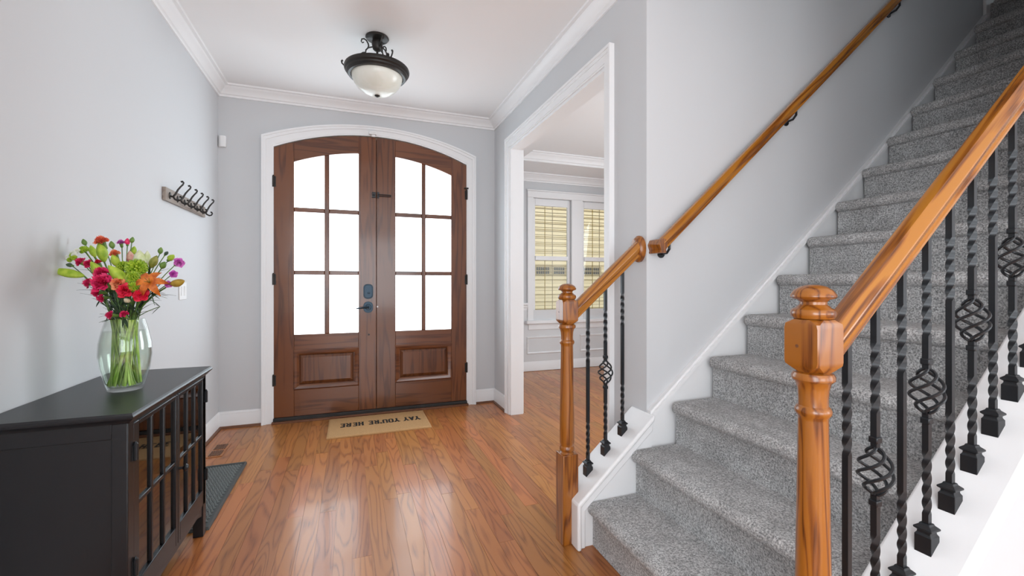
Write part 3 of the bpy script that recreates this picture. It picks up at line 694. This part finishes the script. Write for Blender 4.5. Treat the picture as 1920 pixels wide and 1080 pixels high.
def cdoor(y0, y1, o0, o1, mun, hy, ky):
    d = obj('door', MB().box(CXF - .022, CXF, y0, o0, .158, .800).box(CXF - .022, CXF, o1, y1, .158, .800).box(CXF - .022, CXF, o0, o1, .783, .800).box(CXF - .022, CXF, o0, o1, .158, .237), C, cb, bev=.003)
    for ym in mun: obj('muntin', MB().box(CXF - .018, CXF - .002, ym - .008, ym + .008, .237, .783), C, d, bev=.003)
    ed = [o0] + mun + [o1]
    for q in range(len(ed) - 1):
        a = ed[q] + (.008 if q else 0); b_ = ed[q + 1] - (.008 if q < len(ed) - 2 else 0)
        obj('muntin', MB().box(CXF - .018, CXF - .002, a, b_, .502, .518), C, d, bev=.003)
        for z0, z1 in ((.237, .502), (.518, .783)):
            obj('pane', MB().box(CXF - .013, CXF - .010, a, b_, z0, z1), M['cab_glass'], d, smooth=0)
    for z in (.70, .305):
        obj('hinge', MB().lathe([(.005, z - .03), (.007, z - .028), (.007, z + .028), (.005, z + .03), (.003, z + .036)], (CXF + .005, hy, 0), 10).box(CXF - .001, CXF + .002, hy - .012, hy + .012, z - .026, z + .026), M['iron'], d)
    if ky: obj('knob', MB().lathe([(.006, CXF), (.006, CXF + .012), (.014, CXF + .018), (.016, CXF + .024), (.011, CXF + .031), (.003, CXF + .034)], (0, ky, .475), 14, 'x'), M['iron'], d)
cdoor(1.856, 2.267, 1.900, 2.245, [2.016, 2.132], 1.858, None)
cdoor(2.270, 2.612 + .03, 2.294, 2.602, [2.397, 2.500], 2.640, 2.286)

# ------------------------------------------------------------------ boot tray, vent, mat
ty0, ty1, tx0, tx1 = 2.672, 3.56, -1.05, -.688
tr = thing('boot_tray', (-.87, 3.1, 0), 'dark grey rubber boot tray with raised studs on the floor beyond the cabinet', 'tray')
obj('tray_base', MB().box(tx0, tx1, ty0, ty1, .0005, .006), M['rubber'], tr)
rim = MB(); P = [(0, .0), (.003, .018), (.009, .018), (.014, .006)]
cs = [((tx0, ty0), (1, 1)), ((tx1, ty0), (-1, 1)), ((tx1, ty1), (-1, -1)), ((tx0, ty1), (1, -1))]
rg = [[(c[0] + d_[0] * a, c[1] + d_[1] * a, h) for a, h in P] for c, d_ in cs]; rg.append(rg[0])
obj('rim', rim.loft(rg, closed=False, caps=False), M['rubber'], tr)
stud = MB(); nx, ny = 19, 46
for i in range(nx):
    for j in range(ny):
        x = tx0 + .025 + (tx1 - tx0 - .05) * (i + .5 * (j % 2)) / nx; y = ty0 + .025 + (ty1 - ty0 - .05) * j / (ny - 1)
        if (i + j) % 2: a, b_ = .0075, .0038
        else: a, b_ = .0038, .0075
        stud.add([(x - a, y - b_, .006), (x + a, y - b_, .006), (x + a, y + b_, .006), (x - a, y + b_, .006), (x - a * .7, y - b_ * .7, .0115), (x + a * .7, y - b_ * .7, .0115), (x + a * .7, y + b_ * .7, .0115), (x - a * .7, y + b_ * .7, .0115)],
                 [(4, 5, 6, 7), (0, 1, 5, 4), (1, 2, 6, 5), (2, 3, 7, 6), (3, 0, 4, 7)])
so = obj('studs', stud, plain('grey_rubber_light', (.19, .21, .205), .55), tr, smooth=0); so['kind'] = 'stuff'
vt = thing('floor_register', (-.95, 3.9, 0), 'flush brown wooden floor vent near the left corner by the door', 'floor vent')
obj('register_frame', MB().box(-1.0, -.89, 3.77, 4.05, .0, .004).box(-.985, -.905, 3.79, 4.03, .004, .0045), M['plank'], vt)
for a, b_ in ((3.79, 3.895), (3.925, 4.03)):
    for k in range(6):
        x = -.983 + k * .0135
        obj('slat', MB().box(x, x + .0085, a, b_, .0045, .0075), M['vent'], vt, smooth=0)
# doormat
mt = thing('doormat', (.245, 4.14, 0), 'tan coir doormat printed with black capital letters before the front door', 'doormat')
mx0, mx1, my0, my1 = -.185, .672, 3.877, 4.408
pm = MB(); gx, gy = 60, 36; V = []
for j in range(gy + 1):
    for i in range(gx + 1):
        edge = i in (0, gx) or j in (0, gy)
        V.append((mx0 + (mx1 - mx0) * i / gx + (random.uniform(-.0015, .0015) if edge else 0), my0 + (my1 - my0) * j / gy + (random.uniform(-.0015, .0015) if edge else 0), .010 if edge else .0155 + random.uniform(-.0008, .0008)))
F = [(j * (gx + 1) + i, j * (gx + 1) + i + 1, (j + 1) * (gx + 1) + i + 1, (j + 1) * (gx + 1) + i) for j in range(gy) for i in range(gx)]
pm.add(V, F); pm.box(mx0, mx1, my0, my1, .0005, .0105)
obj('mat_pile', pm, M['coir'], mt, smooth=0)
GL = {'Y': [(.08, 1, .42, .5), (.76, 1, .42, .5), (.42, .5, .42, 0)], 'A': [(.08, 0, .42, 1), (.76, 0, .42, 1), (.22, .32, .62, .32)],
      'O': [(.12, .1, .12, .9), (.72, .1, .72, .9), (.1, .93, .74, .93), (.1, .07, .74, .07)], 'U': [(.12, 1, .12, .1), (.72, 1, .72, .1), (.1, .07, .74, .07)],
      'R': [(.16, 0, .16, 1), (.06, .93, .68, .93), (.06, .5, .68, .5), (.68, .55, .68, .9), (.42, .5, .74, 0)], 'E': [(.16, 0, .16, 1), (.06, .93, .76, .93), (.06, .5, .62, .5), (.06, .07, .76, .07)],
      'H': [(.14, 0, .14, 1), (.70, 0, .70, 1), (.14, .5, .70, .5)], "'": [(.15, 1, .15, .72)]}
SERIF = {'Y': [(.08, 1), (.76, 1), (.42, 0)], 'A': [(.08, 0), (.76, 0)], 'H': [(.14, 0), (.70, 0), (.14, 1), (.70, 1)], 'R': [(.16, 0), (.74, 0)], 'U': [(.12, 1), (.72, 1)]}
uw, uh = .0515, .104; pen = .606; q0 = 0
for ch in "YAY YOU'RE HERE":
    lt = MB()
    for (x0, y0, x1, y1) in GL.get(ch, []):
        q0 += 1; zz = .0164 + .0002 * (q0 % 5)
        if abs(y1 - y0) < .01: d_ = [(x0, y0 - .085), (x1, y0 - .085), (x1, y0 + .085), (x0, y0 + .085)]
        else: d_ = [(x0 - .15, y0), (x0 + .15, y0), (x1 + .15, y1), (x1 - .15, y1)]
        lt.prism([(pen - a * uw, 4.212 - b_ * uh) for a, b_ in d_], 'z', .0145, zz)
    for (x0, y0) in SERIF.get(ch, []):
        q0 += 1; yy = .05 if y0 == 0 else .95
        lt.prism([(pen - a * uw, 4.212 - b_ * uh) for a, b_ in [(x0 - .2, yy - .05), (x0 + .2, yy - .05), (x0 + .2, yy + .05), (x0 - .2, yy + .05)]], 'z', .0145, .0164 + .0002 * (q0 % 5))
    if lt.v: obj('letter', lt, M['ink'], mt, smooth=0)
    pen -= uw * {' ': .62, "'": .42}.get(ch, 1.0)


# ------------------------------------------------------------------ wall fittings
hk = thing('coat_rack', (XL, 3.66, 1.83), 'wooden coat rack with six dark double hooks on the left wall', 'coat rack')
obj('board', MB().box(XL + .0005, XL + .021, 3.275, 4.06, 1.79, 1.872), wood('rack_wood', ((.30, .25, .21), (.22, .17, .14), (.10, .07, .055)), 'y', ring=4, across=20, along=2, rough=.5, coat=.1, tint=0), hk, bev=.003)
hx = XL + .021
for k in range(6):
    y = 3.335 + .131 * k
    h = obj('hook', MB().tube([(hx, y, 1.826), (hx + .018, y, 1.822), (hx + .030, y, 1.838), (hx + .044, y, 1.868), (hx + .058, y, 1.888), (hx + .070, y, 1.902), (hx + .074, y, 1.914), (hx + .068, y, 1.922), (hx + .060, y, 1.918)], [.006, .0065, .006, .0055, .005, .005, .005, .0055, .007], 8)
            .tube([(hx + .018, y, 1.822), (hx + .028, y, 1.806), (hx + .044, y, 1.798), (hx + .058, y, 1.802), (hx + .064, y, 1.814), (hx + .060, y, 1.824), (hx + .053, y, 1.824)], [.006, .006, .0055, .005, .005, .0055, .007], 8), M['bronze'], hk)
    obj('hook_plate', MB().lathe([(.013, hx + .005), (.015, hx)], (0, y, 1.828), 12, 'x', (1, 1.5)), M['bronze'], h)
sw = thing('light_switch', (XL, 3.62, 1.22), 'white double switch plate on the left wall behind the bouquet', 'switch')
obj('plate', MB().box(XL + .0005, XL + .007, 3.555, 3.69, 1.163, 1.283), M['plastic'], sw, bev=.003)
for y in (3.595, 3.65): obj('rocker', MB().prism([(XL + .007, 1.19), (XL + .009, 1.19), (XL + .013, 1.256), (XL + .007, 1.256)], 'y', y - .016, y + .016), M['plastic'], sw, bev=.001)
tag(obj('motion_sensor', MB().prism([(XL + .006, YB - .0005), (XL + .062, YB - .0005), (XL + .064, YB - .028), (XL + .050, YB - .036), (XL + .022, YB - .036), (XL + .006, YB - .022)], 'z', 2.468, 2.566), M['plastic'], None, bev=.006, seg=3), 'small white motion sensor high in the left corner by the door', 'sensor')

# ------------------------------------------------------------------ ceiling light
lx, ly = .176, 3.235
cl = thing('ceiling_light', (lx, ly, ZC), 'semi flush bronze ceiling light with frosted glass bowl', 'ceiling light')
B = M['bronze']
obj('canopy', MB().lathe([(.078, ZC), (.080, ZC - .006), (.074, ZC - .014), (.050, ZC - .020), (.030, ZC - .024)], (lx, ly, 0), 32), B, cl)
obj('neck', MB().lathe([(.028, ZC - .02), (.036, ZC - .032), (.038, ZC - .05), (.034, ZC - .07), (.030, ZC - .085), (.020, ZC - .095), (.008, ZC - .10), (.007, 2.80), (.007, 2.60)], (lx, ly, 0), 20), B, cl)
RZ = 2.785
ringp = [(.178, RZ - .056), (.194, RZ - .056), (.198, RZ - .046), (.206, RZ - .040), (.208, RZ - .030), (.218, RZ - .022), (.222, RZ - .008), (.218, RZ + .004), (.204, RZ + .010), (.196, RZ + .003), (.196, RZ - .03), (.178, RZ - .045)]
mb = MB(); n = 48
rings = [[(lx + r_ * math.cos(2 * PI * i / n), ly + r_ * math.sin(2 * PI * i / n), z) for r_, z in ringp] for i in range(n + 1)]
obj('rim', mb.loft(rings, caps=False), B, cl)
for k in range(3):
    a = math.radians(171 + 120 * k); ca, sa = math.cos(a), math.sin(a)
    pts = [(.090, 2.968), (.100, 2.962), (.108, 2.972), (.104, 2.988), (.090, 2.992), (.074, 2.982), (.062, 2.962), (.058, 2.945), (.064, 2.928), (.076, 2.915), (.078, 2.898), (.096, 2.894), (.122, 2.874), (.144, 2.846), (.154, 2.822), (.164, 2.818), (.170, 2.832), (.178, 2.824), (.186, RZ)]
    ar = obj('arm', MB().tube([(lx + r_ * ca, ly + r_ * sa, z) for r_, z in pts], [.004] * 3 + [.005] * (len(pts) - 3), 8), B, cl)
    obj('arm_link', MB().tube([(lx + r_ * ca, ly + r_ * sa, z) for r_, z in ((.03, 2.94), (.05, 2.935), (.064, 2.93))], .005, 8), B, ar)
    obj('rim_hook', MB().tube([(lx + r_ * ca, ly + r_ * sa, z) for r_, z in ((.206, RZ), (.222, RZ + .008), (.236, RZ + .022), (.238, RZ + .036), (.230, RZ + .042))], [.005, .005, .005, .006, .007], 8), B, cl)
bowl = [(.176, RZ - .034)] + [(.174 * math.cos(t_) , RZ - .036 - .150 * math.sin(t_)) for t_ in [math.radians(90 * q / 14) for q in range(15)]]
bowl[-1] = (.001, bowl[-1][1])
obj('bowl', MB().lathe(bowl, (lx, ly, 0), 48), M['alabaster'], cl, smooth=60)
obj('finial', MB().lathe([(.017, RZ - .182), (.019, RZ - .188), (.012, RZ - .194), (.004, RZ - .198)], (lx, ly, 0), 16), B, cl)

# ------------------------------------------------------------------ vase and bouquet
VX, VY_, VZ = -.855, 2.205, .8485
prof_o = [(.052, 0), (.058, .003), (.064, .03), (.079, .09), (.085, .14), (.083, .19), (.073, .24), (.064, .275), (.062, .284)]
prof_i = [(.0585, .284), (.060, .274), (.0692, .24), (.079, .19), (.081, .14), (.075, .09), (.060, .03), (.052, .017), (.0, .016)]
SQ = (1.0, .78)
vase = obj('vase', MB().lathe([(.0001, 0)] + prof_o + prof_i[:-1] + [(.0001, .016)], (VX, VY_, VZ), 40, 'z'), M['glass'], None, smooth=60)
vase.location = (0, 0, 0)
tag(vase, 'clear bulging glass vase holding the bouquet on the cabinet', 'vase')
wp = [(.0001, .0145), (.053, .0155), (.0610, .03), (.0760, .09), (.0820, .14), (.0800, .19), (.0712, .236), (.0001, .236)]
tag(obj('water', MB().lathe(wp, (VX, VY_, VZ), 40), M['water'], None, smooth=60), 'clear water filling the glass vase', 'water', kind='stuff')
ALPHA = math.radians(20.18); sA, cA = math.sin(ALPHA), math.cos(ALPHA)
DEP = VX * sA + VY_ * cA
def at(u, v, dd=0.0):
    D = DEP + dd; r_ = (u - 960) / 823; h = (530 - v) / 823
    return Vector(((r_ * cA + sA) * D, (-r_ * sA + cA) * D, 1.28 + h * D))
PXM = DEP / 823
NECK = Vector((VX, VY_, VZ + .284))
VIEW = Vector((sA, cA, 0)); RIGHT = Vector((cA, -sA, 0))
def frame(n):
    n = n.normalized(); a = n.orthogonal().normalized(); return a, n.cross(a), n
def stem_pts(tip, i):
    rr = .056 * math.sqrt(random.random()); a = random.uniform(0, 2 * PI)
    bot = Vector((VX + rr * math.cos(a), VY_ + rr * math.sin(a), VZ + .022))
    dirr = tip - NECK; side = Vector((dirr.x, dirr.y, 0)); 
    off = side.normalized() * min(.046, side.length * .45) if side.length > .001 else side
    nk = NECK + off + Vector((random.uniform(-.012, .012), random.uniform(-.012, .012), 0))
    pts = []
    for k in range(13):
        t_ = k / 12
        # two-part bezier through the neck
        if t_ < .5: p = bot.lerp(nk, t_ / .5)
        else:
            s = (t_ - .5) / .5; c = nk + Vector((0, 0, .5 * max(.02, tip.z - nk.z))) + off * .6
            p = nk * (1 - s) ** 2 + c * 2 * s * (1 - s) + tip * s * s
        pts.append(p)
    return pts
def carnation_mesh(c, n, r):
    mb = MB(); a, b_, n = frame(n); ph = random.uniform(0, 6)
    for lay_ in range(6):
        R = r * (1 - lay_ * .14); lift = r * (.05 + lay_ * .13); seg = 30
        rings = []
        for q, (fr_, up) in enumerate(((.10, -.25), (.55, .02), (1.0, .10))):
            ring = []
            for i in range(seg):
                th = 2 * PI * i / seg + lay_ * .7 + ph
                ruff = (.10 * math.sin(7 * th) + .07 * math.sin(13 * th + lay_)) * fr_ ** 2
                rr = R * fr_ * (1 + .10 * math.sin(5 * th + lay_ * 2) * fr_) 
                ring.append(c + a * rr * math.cos(th) + b_ * rr * math.sin(th) + n * (lift + r * up * (1 + lay_ * .3) + r * ruff * 1.4))
            rings.append(ring)
        mb.loft(rings, caps=False)
    return mb
def calyx_mesh(c, n, r):
    mb = MB(); a, b_, n = frame(n)
    rings = [[c + (a * math.cos(2 * PI * i / 8) + b_ * math.sin(2 * PI * i / 8)) * rr + n * h for i in range(8)] for rr, h in ((.12 * r, -1.35 * r), (.34 * r, -1.1 * r), (.40 * r, -.5 * r), (.5 * r, -.05 * r))]
    return mb.loft(rings)
def bud_mesh(c, n, ln, wd, ridges=3):
    mb = MB(); a, b_, n = frame(n); rings = []
    for q in range(13):
        t_ = q / 12; rr = wd * (math.sin(PI * min(.985, .03 + t_ * .955)) ** .75) * (1 - .25 * t_)
        rings.append([c + (a * math.cos(2 * PI * i / 18) + b_ * math.sin(2 * PI * i / 18)) * rr * (1 + .10 * math.cos(ridges * 2 * PI * i / 18)) + n * ln * (t_ - .5) for i in range(18)])
    return mb.loft(rings)
def mum_mesh(c, n, r):
    mb = MB(); a, b_, n = frame(n); rng = random.Random(int(c.x * 1e5))
    for ring_ in range(9):
        el = math.radians(-35 + 14.5 * ring_); m_ = max(3, int(17 * math.cos(el)))
        for i in range(m_):
            th = 2 * PI * (i + .5 * (ring_ % 2)) / m_; d_ = (a * math.cos(th) + b_ * math.sin(th)) * math.cos(el) + n * math.sin(el) * .72
            d_.normalize(); s1 = d_.orthogonal().normalized(); s2 = d_.cross(s1); w_ = r * .18
            p0, p1, p2 = c + d_ * r * .45, c + d_ * r * .9, c + d_ * r * 1.04
            mb.loft([[p0 + (s1 * math.cos(k_ * PI / 2) + s2 * math.sin(k_ * PI / 2)) * w_ * .7 for k_ in range(4)], [p1 + (s1 * math.cos(k_ * PI / 2) + s2 * math.sin(k_ * PI / 2)) * w_ for k_ in range(4)], [p2 + (s1 * math.cos(k_ * PI / 2) + s2 * math.sin(k_ * PI / 2)) * w_ * .45 for k_ in range(4)]])
    return mb
def petal(c, n, out, ln, wd, curl=.5):
    mb = MB(); n = n.normalized(); out = (out - n * out.dot(n)).normalized(); sd = n.cross(out); rings = []
    for q in range(8):
        t_ = q / 7; ww = wd * math.sin(PI * (.08 + .9 * t_)) ; p = c + out * ln * (t_ * .95) + n * ln * (.38 * math.sin(t_ * 2.1) - curl * t_ * t_)
        rings.append([p - sd * ww + n * ww * .35, p, p + sd * ww + n * ww * .35, p + n * .0015])
    return mb.loft(rings)
def leaf_mesh(p, d, ln, wd, droop=.3):
    mb = MB(); d = d.normalized(); sd = d.cross(Vector((0, 0, 1)));
    if sd.length < .01: sd = Vector((1, 0, 0))
    sd.normalize(); up = sd.cross(d); rings = []
    for q in range(7):
        t_ = q / 6; ww = wd * math.sin(PI * (.06 + .92 * t_)) ** .8; c = p + d * ln * t_ - Vector((0, 0, 1)) * droop * ln * t_ * t_
        rings.append([c - sd * ww + up * ww * .3, c, c + sd * ww + up * ww * .3, c + up * .0008])
    return mb.loft(rings)
fi = 0
def flower(kind, u, v, r, mat, label, dd=0.0, d2=None, ln=None, leaves=4, name=None, group=None):
    """u,v photo position, r pixel radius, d2 = image direction (right, up, toward viewer)"""
    global fi; fi += 1; random.seed(100 + fi)
    c = at(u, v, dd); R = r * PXM * 1.05
    base_d = (c - (NECK - Vector((0, 0, .16)))).normalized()
    n = (RIGHT * d2[0] + Vector((0, 0, 1)) * d2[1] - VIEW * d2[2]).normalized() if d2 else (base_d - VIEW * .45).normalized()
    nm = name or {'c': 'carnation', 'b': 'lily_bud', 'm': 'button_chrysanthemum', 's': 'flower_bud', 'w': 'white_blossom', 'o': 'open_lily'}[kind]
    t_ = thing(nm, (c.x, c.y, VZ), label, {'c': 'flower', 'b': 'flower bud', 's': 'flower bud'}.get(kind, 'flower'), 'flowers in the glass vase')
    back = {'c': 1.3 * R, 'b': (ln or 0) * PXM * .5, 'm': .4 * R, 's': .9 * R, 'w': .2 * R, 'o': .0}[kind]
    tip = c - n * back; pts = stem_pts(tip, fi)
    thick = {'b': .0030, 'o': .0032, 'm': .0028}.get(kind, .0018)
    low = [p for p in pts[:7]]; hi = pts[6:]
    obj('stem', MB().tube(hi, thick, 6), M['stem'], t_); obj('stem', MB().tube(low, thick * 1.5, 6), M['stem_low'], t_)
    if kind == 'c':
        obj('bloom', carnation_mesh(c, n, R), M[mat], t_, smooth=70); obj('calyx', calyx_mesh(c, n, R), M['calyx'], t_)
    elif kind in 'b': obj('bud', bud_mesh(c, n, ln * PXM, R), M[mat], t_, smooth=70)
    elif kind == 's':
        obj('bud', bud_mesh(c, n, R * 2.3, R * .8, 5), M[mat], t_, smooth=70)
        if mat != 'calyx': obj('calyx', calyx_mesh(c - n * R * .1, n, R * 1.1), M['calyx'], t_)
    elif kind == 'm': obj('bloom', mum_mesh(c, n, R), M[mat], t_, smooth=60)
    elif kind == 'w':
        a, b_, n_ = frame(n)
        for k_ in range(7):
            q = c + (a * math.cos(k_ * 2.4) + b_ * math.sin(k_ * 2.4)) * R * .36 * math.sqrt(k_)
            obj('floret', mum_mesh(q, n, R * .30), M['white'] if k_ % 3 else M['mum'], t_, smooth=60)
    elif kind == 'o':
        a, b_, n_ = frame(n)
        for k_ in range(6):
            th = k_ * PI / 3 + .3; obj('petal', petal(c, n, a * math.cos(th) + b_ * math.sin(th), R * 1.25, R * .28, .75), M[mat], t_, smooth=70)
        for k_ in range(4):
            th = k_ * PI / 2; e_ = c + n * R * .7 + (a * math.cos(th) + b_ * math.sin(th)) * R * .2
            obj('stamen', MB().tube([c, c.lerp(e_, .6) + n * .003, e_], .0011, 5), M['olive'], t_)
    for k_ in range(leaves):
        q = random.uniform(.10, .75); i_ = min(len(hi) - 2, int(q * (len(hi) - 1))); p = hi[i_]; td = (hi[i_ + 1] - hi[i_]).normalized()
        a, b_, _ = frame(td); th = random.uniform(0, 6.28)
        obj('leaf', leaf_mesh(p, td * .9 + (a * math.cos(th) + b_ * math.sin(th)) * .55, random.uniform(.05, .10), random.uniform(.003, .0055), .25), M['leaf'], t_, smooth=70)
FL = [
 ('c', 191, 454, 11.5, 'coral', 'orange carnation at the very top of the bouquet', .03, (-.1, 1, .5)),
 ('c', 216, 477, 8.5, 'salmon', 'small orange carnation under the top buds of the bouquet', -.01, None),
 ('c', 222, 532, 11.5, 'salmon', 'peach carnation beside the big green bud at bouquet centre', -.10, (0, .35, 1)),
 ('c', 193, 531, 17, 'pink', 'largest hot pink carnation left of the peach one', -.09, (-.15, .5, 1)),
 ('c', 192, 514, 13, 'pink', 'hot pink carnation just above the largest one', -.05, (-.1, .7, .8)),
 ('c', 153, 492, 9, 'pink', 'pink carnation at upper left under the white blossoms', .0, (-.6, .6, .5)),
 ('c', 167, 495, 8, 'pink', 'pink carnation right of the upper left pink one', .0, (-.3, .3, .9)),
 ('c', 185, 493, 6.5, 'red', 'small rose red carnation high at left centre', .04, None),
 ('c', 168, 531, 9, 'pink', 'pink carnation at left next to the largest one', -.04, (-.8, .2, .6)),
 ('c', 184, 549, 9, 'pink', 'pink carnation below the largest one on the left', -.05, (-.7, .1, .8)),
 ('c', 192, 559, 7.5, 'pink', 'lower pink carnation drooping left above the vase', -.06, (-.5, -.1, .9)),
 ('c', 236, 545, 13, 'red', 'bright red carnation at the lower centre of the bouquet', -.11, (.1, .35, 1)),
 ('c', 264, 553, 12, 'red', 'red carnation at lower right of centre', -.09, (.45, .3, .9)),
 ('c', 209, 591, 8, 'pink', 'low pink carnation at the left rim of the vase', -.07, (-.6, .2, .8)),
 ('c', 233, 590, 7, 'pink', 'low pink carnation bud at the middle of the vase rim', -.07, (0, .8, .7)),
 ('c', 227, 456, 6.5, 'magenta', 'small purple carnation at the top centre', .03, (.05, 1, .3)),
 ('s', 239, 453, 5.5, 'pink', 'tight pink bud at the top beside the purple carnation', .03, (.1, 1, .1)),
 ('s', 248, 450, 5.0, 'calyx', 'topmost closed green bud', .03, (.3, 1, .1)),
 ('s', 158, 454, 5.5, 'calyx', 'closed green bud on a thin stalk at upper left', .05, (-.3, 1, .1)),
 ('s', 210, 459, 6.0, 'calyx', 'closed green bud beside the orange top carnation', .03, (-.15, 1, .1)),
 ('s', 130, 497, 5.0, 'leaf', 'dark pointed bud on a thin stalk at far left', .0, (-1, .25, .1)),
 ('s', 301, 470, 5.5, 'calyx', 'green bud high on the right', .0, (.25, 1, .1)),
 ('s', 312, 475, 4.0, 'leaf', 'tiny dark bud at upper right', .0, (.7, .7, .1)),
 ('s', 321, 483, 7.0, 'lime', 'plump green bud at upper right edge', .0, (.8, .6, .2)),
 ('c', 335, 493, 9, 'magenta', 'purple carnation at the far right edge', -.02, (.9, .35, .4)),
 ('c', 325, 514, 6.5, 'magenta', 'small purple carnation at right under the edge one', -.03, (.8, .1, .6)),
 ('c', 316, 533, 6.0, 'magenta', 'purple carnation behind the ochre lily bud', -.04, (.7, -.1, .7)),
 ('s', 238, 563, 5.5, 'cream', 'cream bud low at the centre of the bouquet', -.09, (0, .5, .9)),
 ('s', 306, 497, 7.0, 'calyx', 'green bud inside the right side of the bouquet', -.02, (.6, .7, .3)),
 ('b', 223, 517, 10.5, 'lime', 'biggest green lily bud at the front centre', -.09, (-.35, .8, .55), 46),
 ('b', 181, 505, 8.0, 'lime', 'green lily bud left of the biggest one', -.05, (-.4, .9, .3), 32),
 ('b', 191, 472, 9.0, 'lime', 'tall green lily bud under the top orange carnation', .03, (-.15, 1, .1), 40),
 ('b', 216, 489, 7.0, 'lime', 'short green lily bud at upper centre', -.02, (-.1, 1, .4), 24),
 ('b', 174, 471, 6.0, 'lime', 'narrow green lily bud at upper left of centre', .04, (-.3, 1, .1), 24),
 ('b', 127, 512, 8.5, 'lime', 'long yellow green lily bud pointing far left', -.02, (-1, .22, .15), 56),
 ('b', 333, 530, 7.5, 'ochre', 'ochre lily bud pointing right in front of the switch', -.05, (1, .22, .2), 31),
 ('b', 262, 486, 10.5, 'pale', 'large pale closed lily at upper right of centre', .0, (.05, 1, .1), 34),
 ('b', 276, 484, 6.0, 'pale', 'slim pale green lily bud right of the large pale one', .02, (.12, 1, .1), 28),
 ('b', 245, 483, 7.0, 'blush', 'blush closed lily bud left of the large pale one', .02, (-.05, 1, .1), 26),
 ('b', 288, 491, 7.0, 'olive', 'olive lily bud leaning right', .0, (.55, .85, .1), 28),
 ('b', 250, 470, 5.5, 'lime', 'small green bud tip behind the blush lily bud', .05, (.4, 1, .1), 18),
 ('m', 256, 503, 16, 'mum', 'largest lime green button flower at centre right', -.04, (.1, .8, .6)),
 ('m', 231, 500, 10, 'mum', 'lime green button flower behind the biggest lily bud', .0, (0, .9, .4)),
 ('m', 250, 519, 9.5, 'mum', 'lime green button flower below the largest one', -.09, (.1, .5, .9)),
 ('m', 250, 538, 8.5, 'mum', 'lowest lime green button flower', -.10, (.1, .3, 1)),
 ('m', 158, 469, 7.5, 'mum', 'small green button flower at upper left', .04, (-.4, .9, .3)),
 ('w', 136, 479, 15, 'white', 'cluster of white and green blossoms at far upper left', .01, (-.35, .45, .8)),
 ('o', 281, 530, 21, 'rust', 'open rust orange lily at the right front', -.09, (.35, .35, .9)),
]
for e_ in FL: flower(*e_[:6], dd=e_[6], d2=e_[7], ln=e_[8] if len(e_) > 8 else None)
# loose foliage sprigs
random.seed(5)
def sprig(u, v, dd, label, lv):
    c = at(u, v, dd); t_ = thing('foliage_sprig', (c.x, c.y, VZ), label, 'foliage', 'foliage in the glass vase'); pts = stem_pts(c, 0)
    obj('stem', MB().tube(pts[6:], .0015, 6), M['stem'], t_); obj('stem', MB().tube(pts[:7], .0024, 6), M['stem_low'], t_)
    for (u2, v2, ln, wd) in lv:
        q = at(u2, v2, dd); d_ = q - c
        obj('leaf', leaf_mesh(c, d_, d_.length, wd, .05), M['leaf'], t_, smooth=70)
sprig(283, 551, -.05, 'dark oval leaf sticking out at lower right', [(310, 549, .06, .008), (300, 560, .04, .004), (290, 572, .04, .003)])
sprig(205, 590, -.06, 'spiky dark leaves at the left vase rim', [(185, 594, .05, .0025), (188, 588, .05, .002), (198, 603, .03, .003)])
sprig(190, 560, -.03, 'dark pointed leaf at lower left under the pink carnations', [(172, 559, .05, .005), (180, 575, .04, .004)])
sprig(300, 575, -.03, 'thin dark twig with tiny buds at lower right', [(290, 570, .03, .003), (285, 588, .03, .003), (281, 560, .03, .003)])
sprig(215, 560, -.02, 'upright grey green leaves at the left middle of the bouquet', [(205, 585, .05, .005), (222, 590, .05, .005), (212, 540, .04, .005)])
sprig(250, 575, -.03, 'upright grey green leaves at the middle right of the bouquet', [(262, 590, .05, .005), (245, 595, .05, .005), (258, 556, .04, .005)])
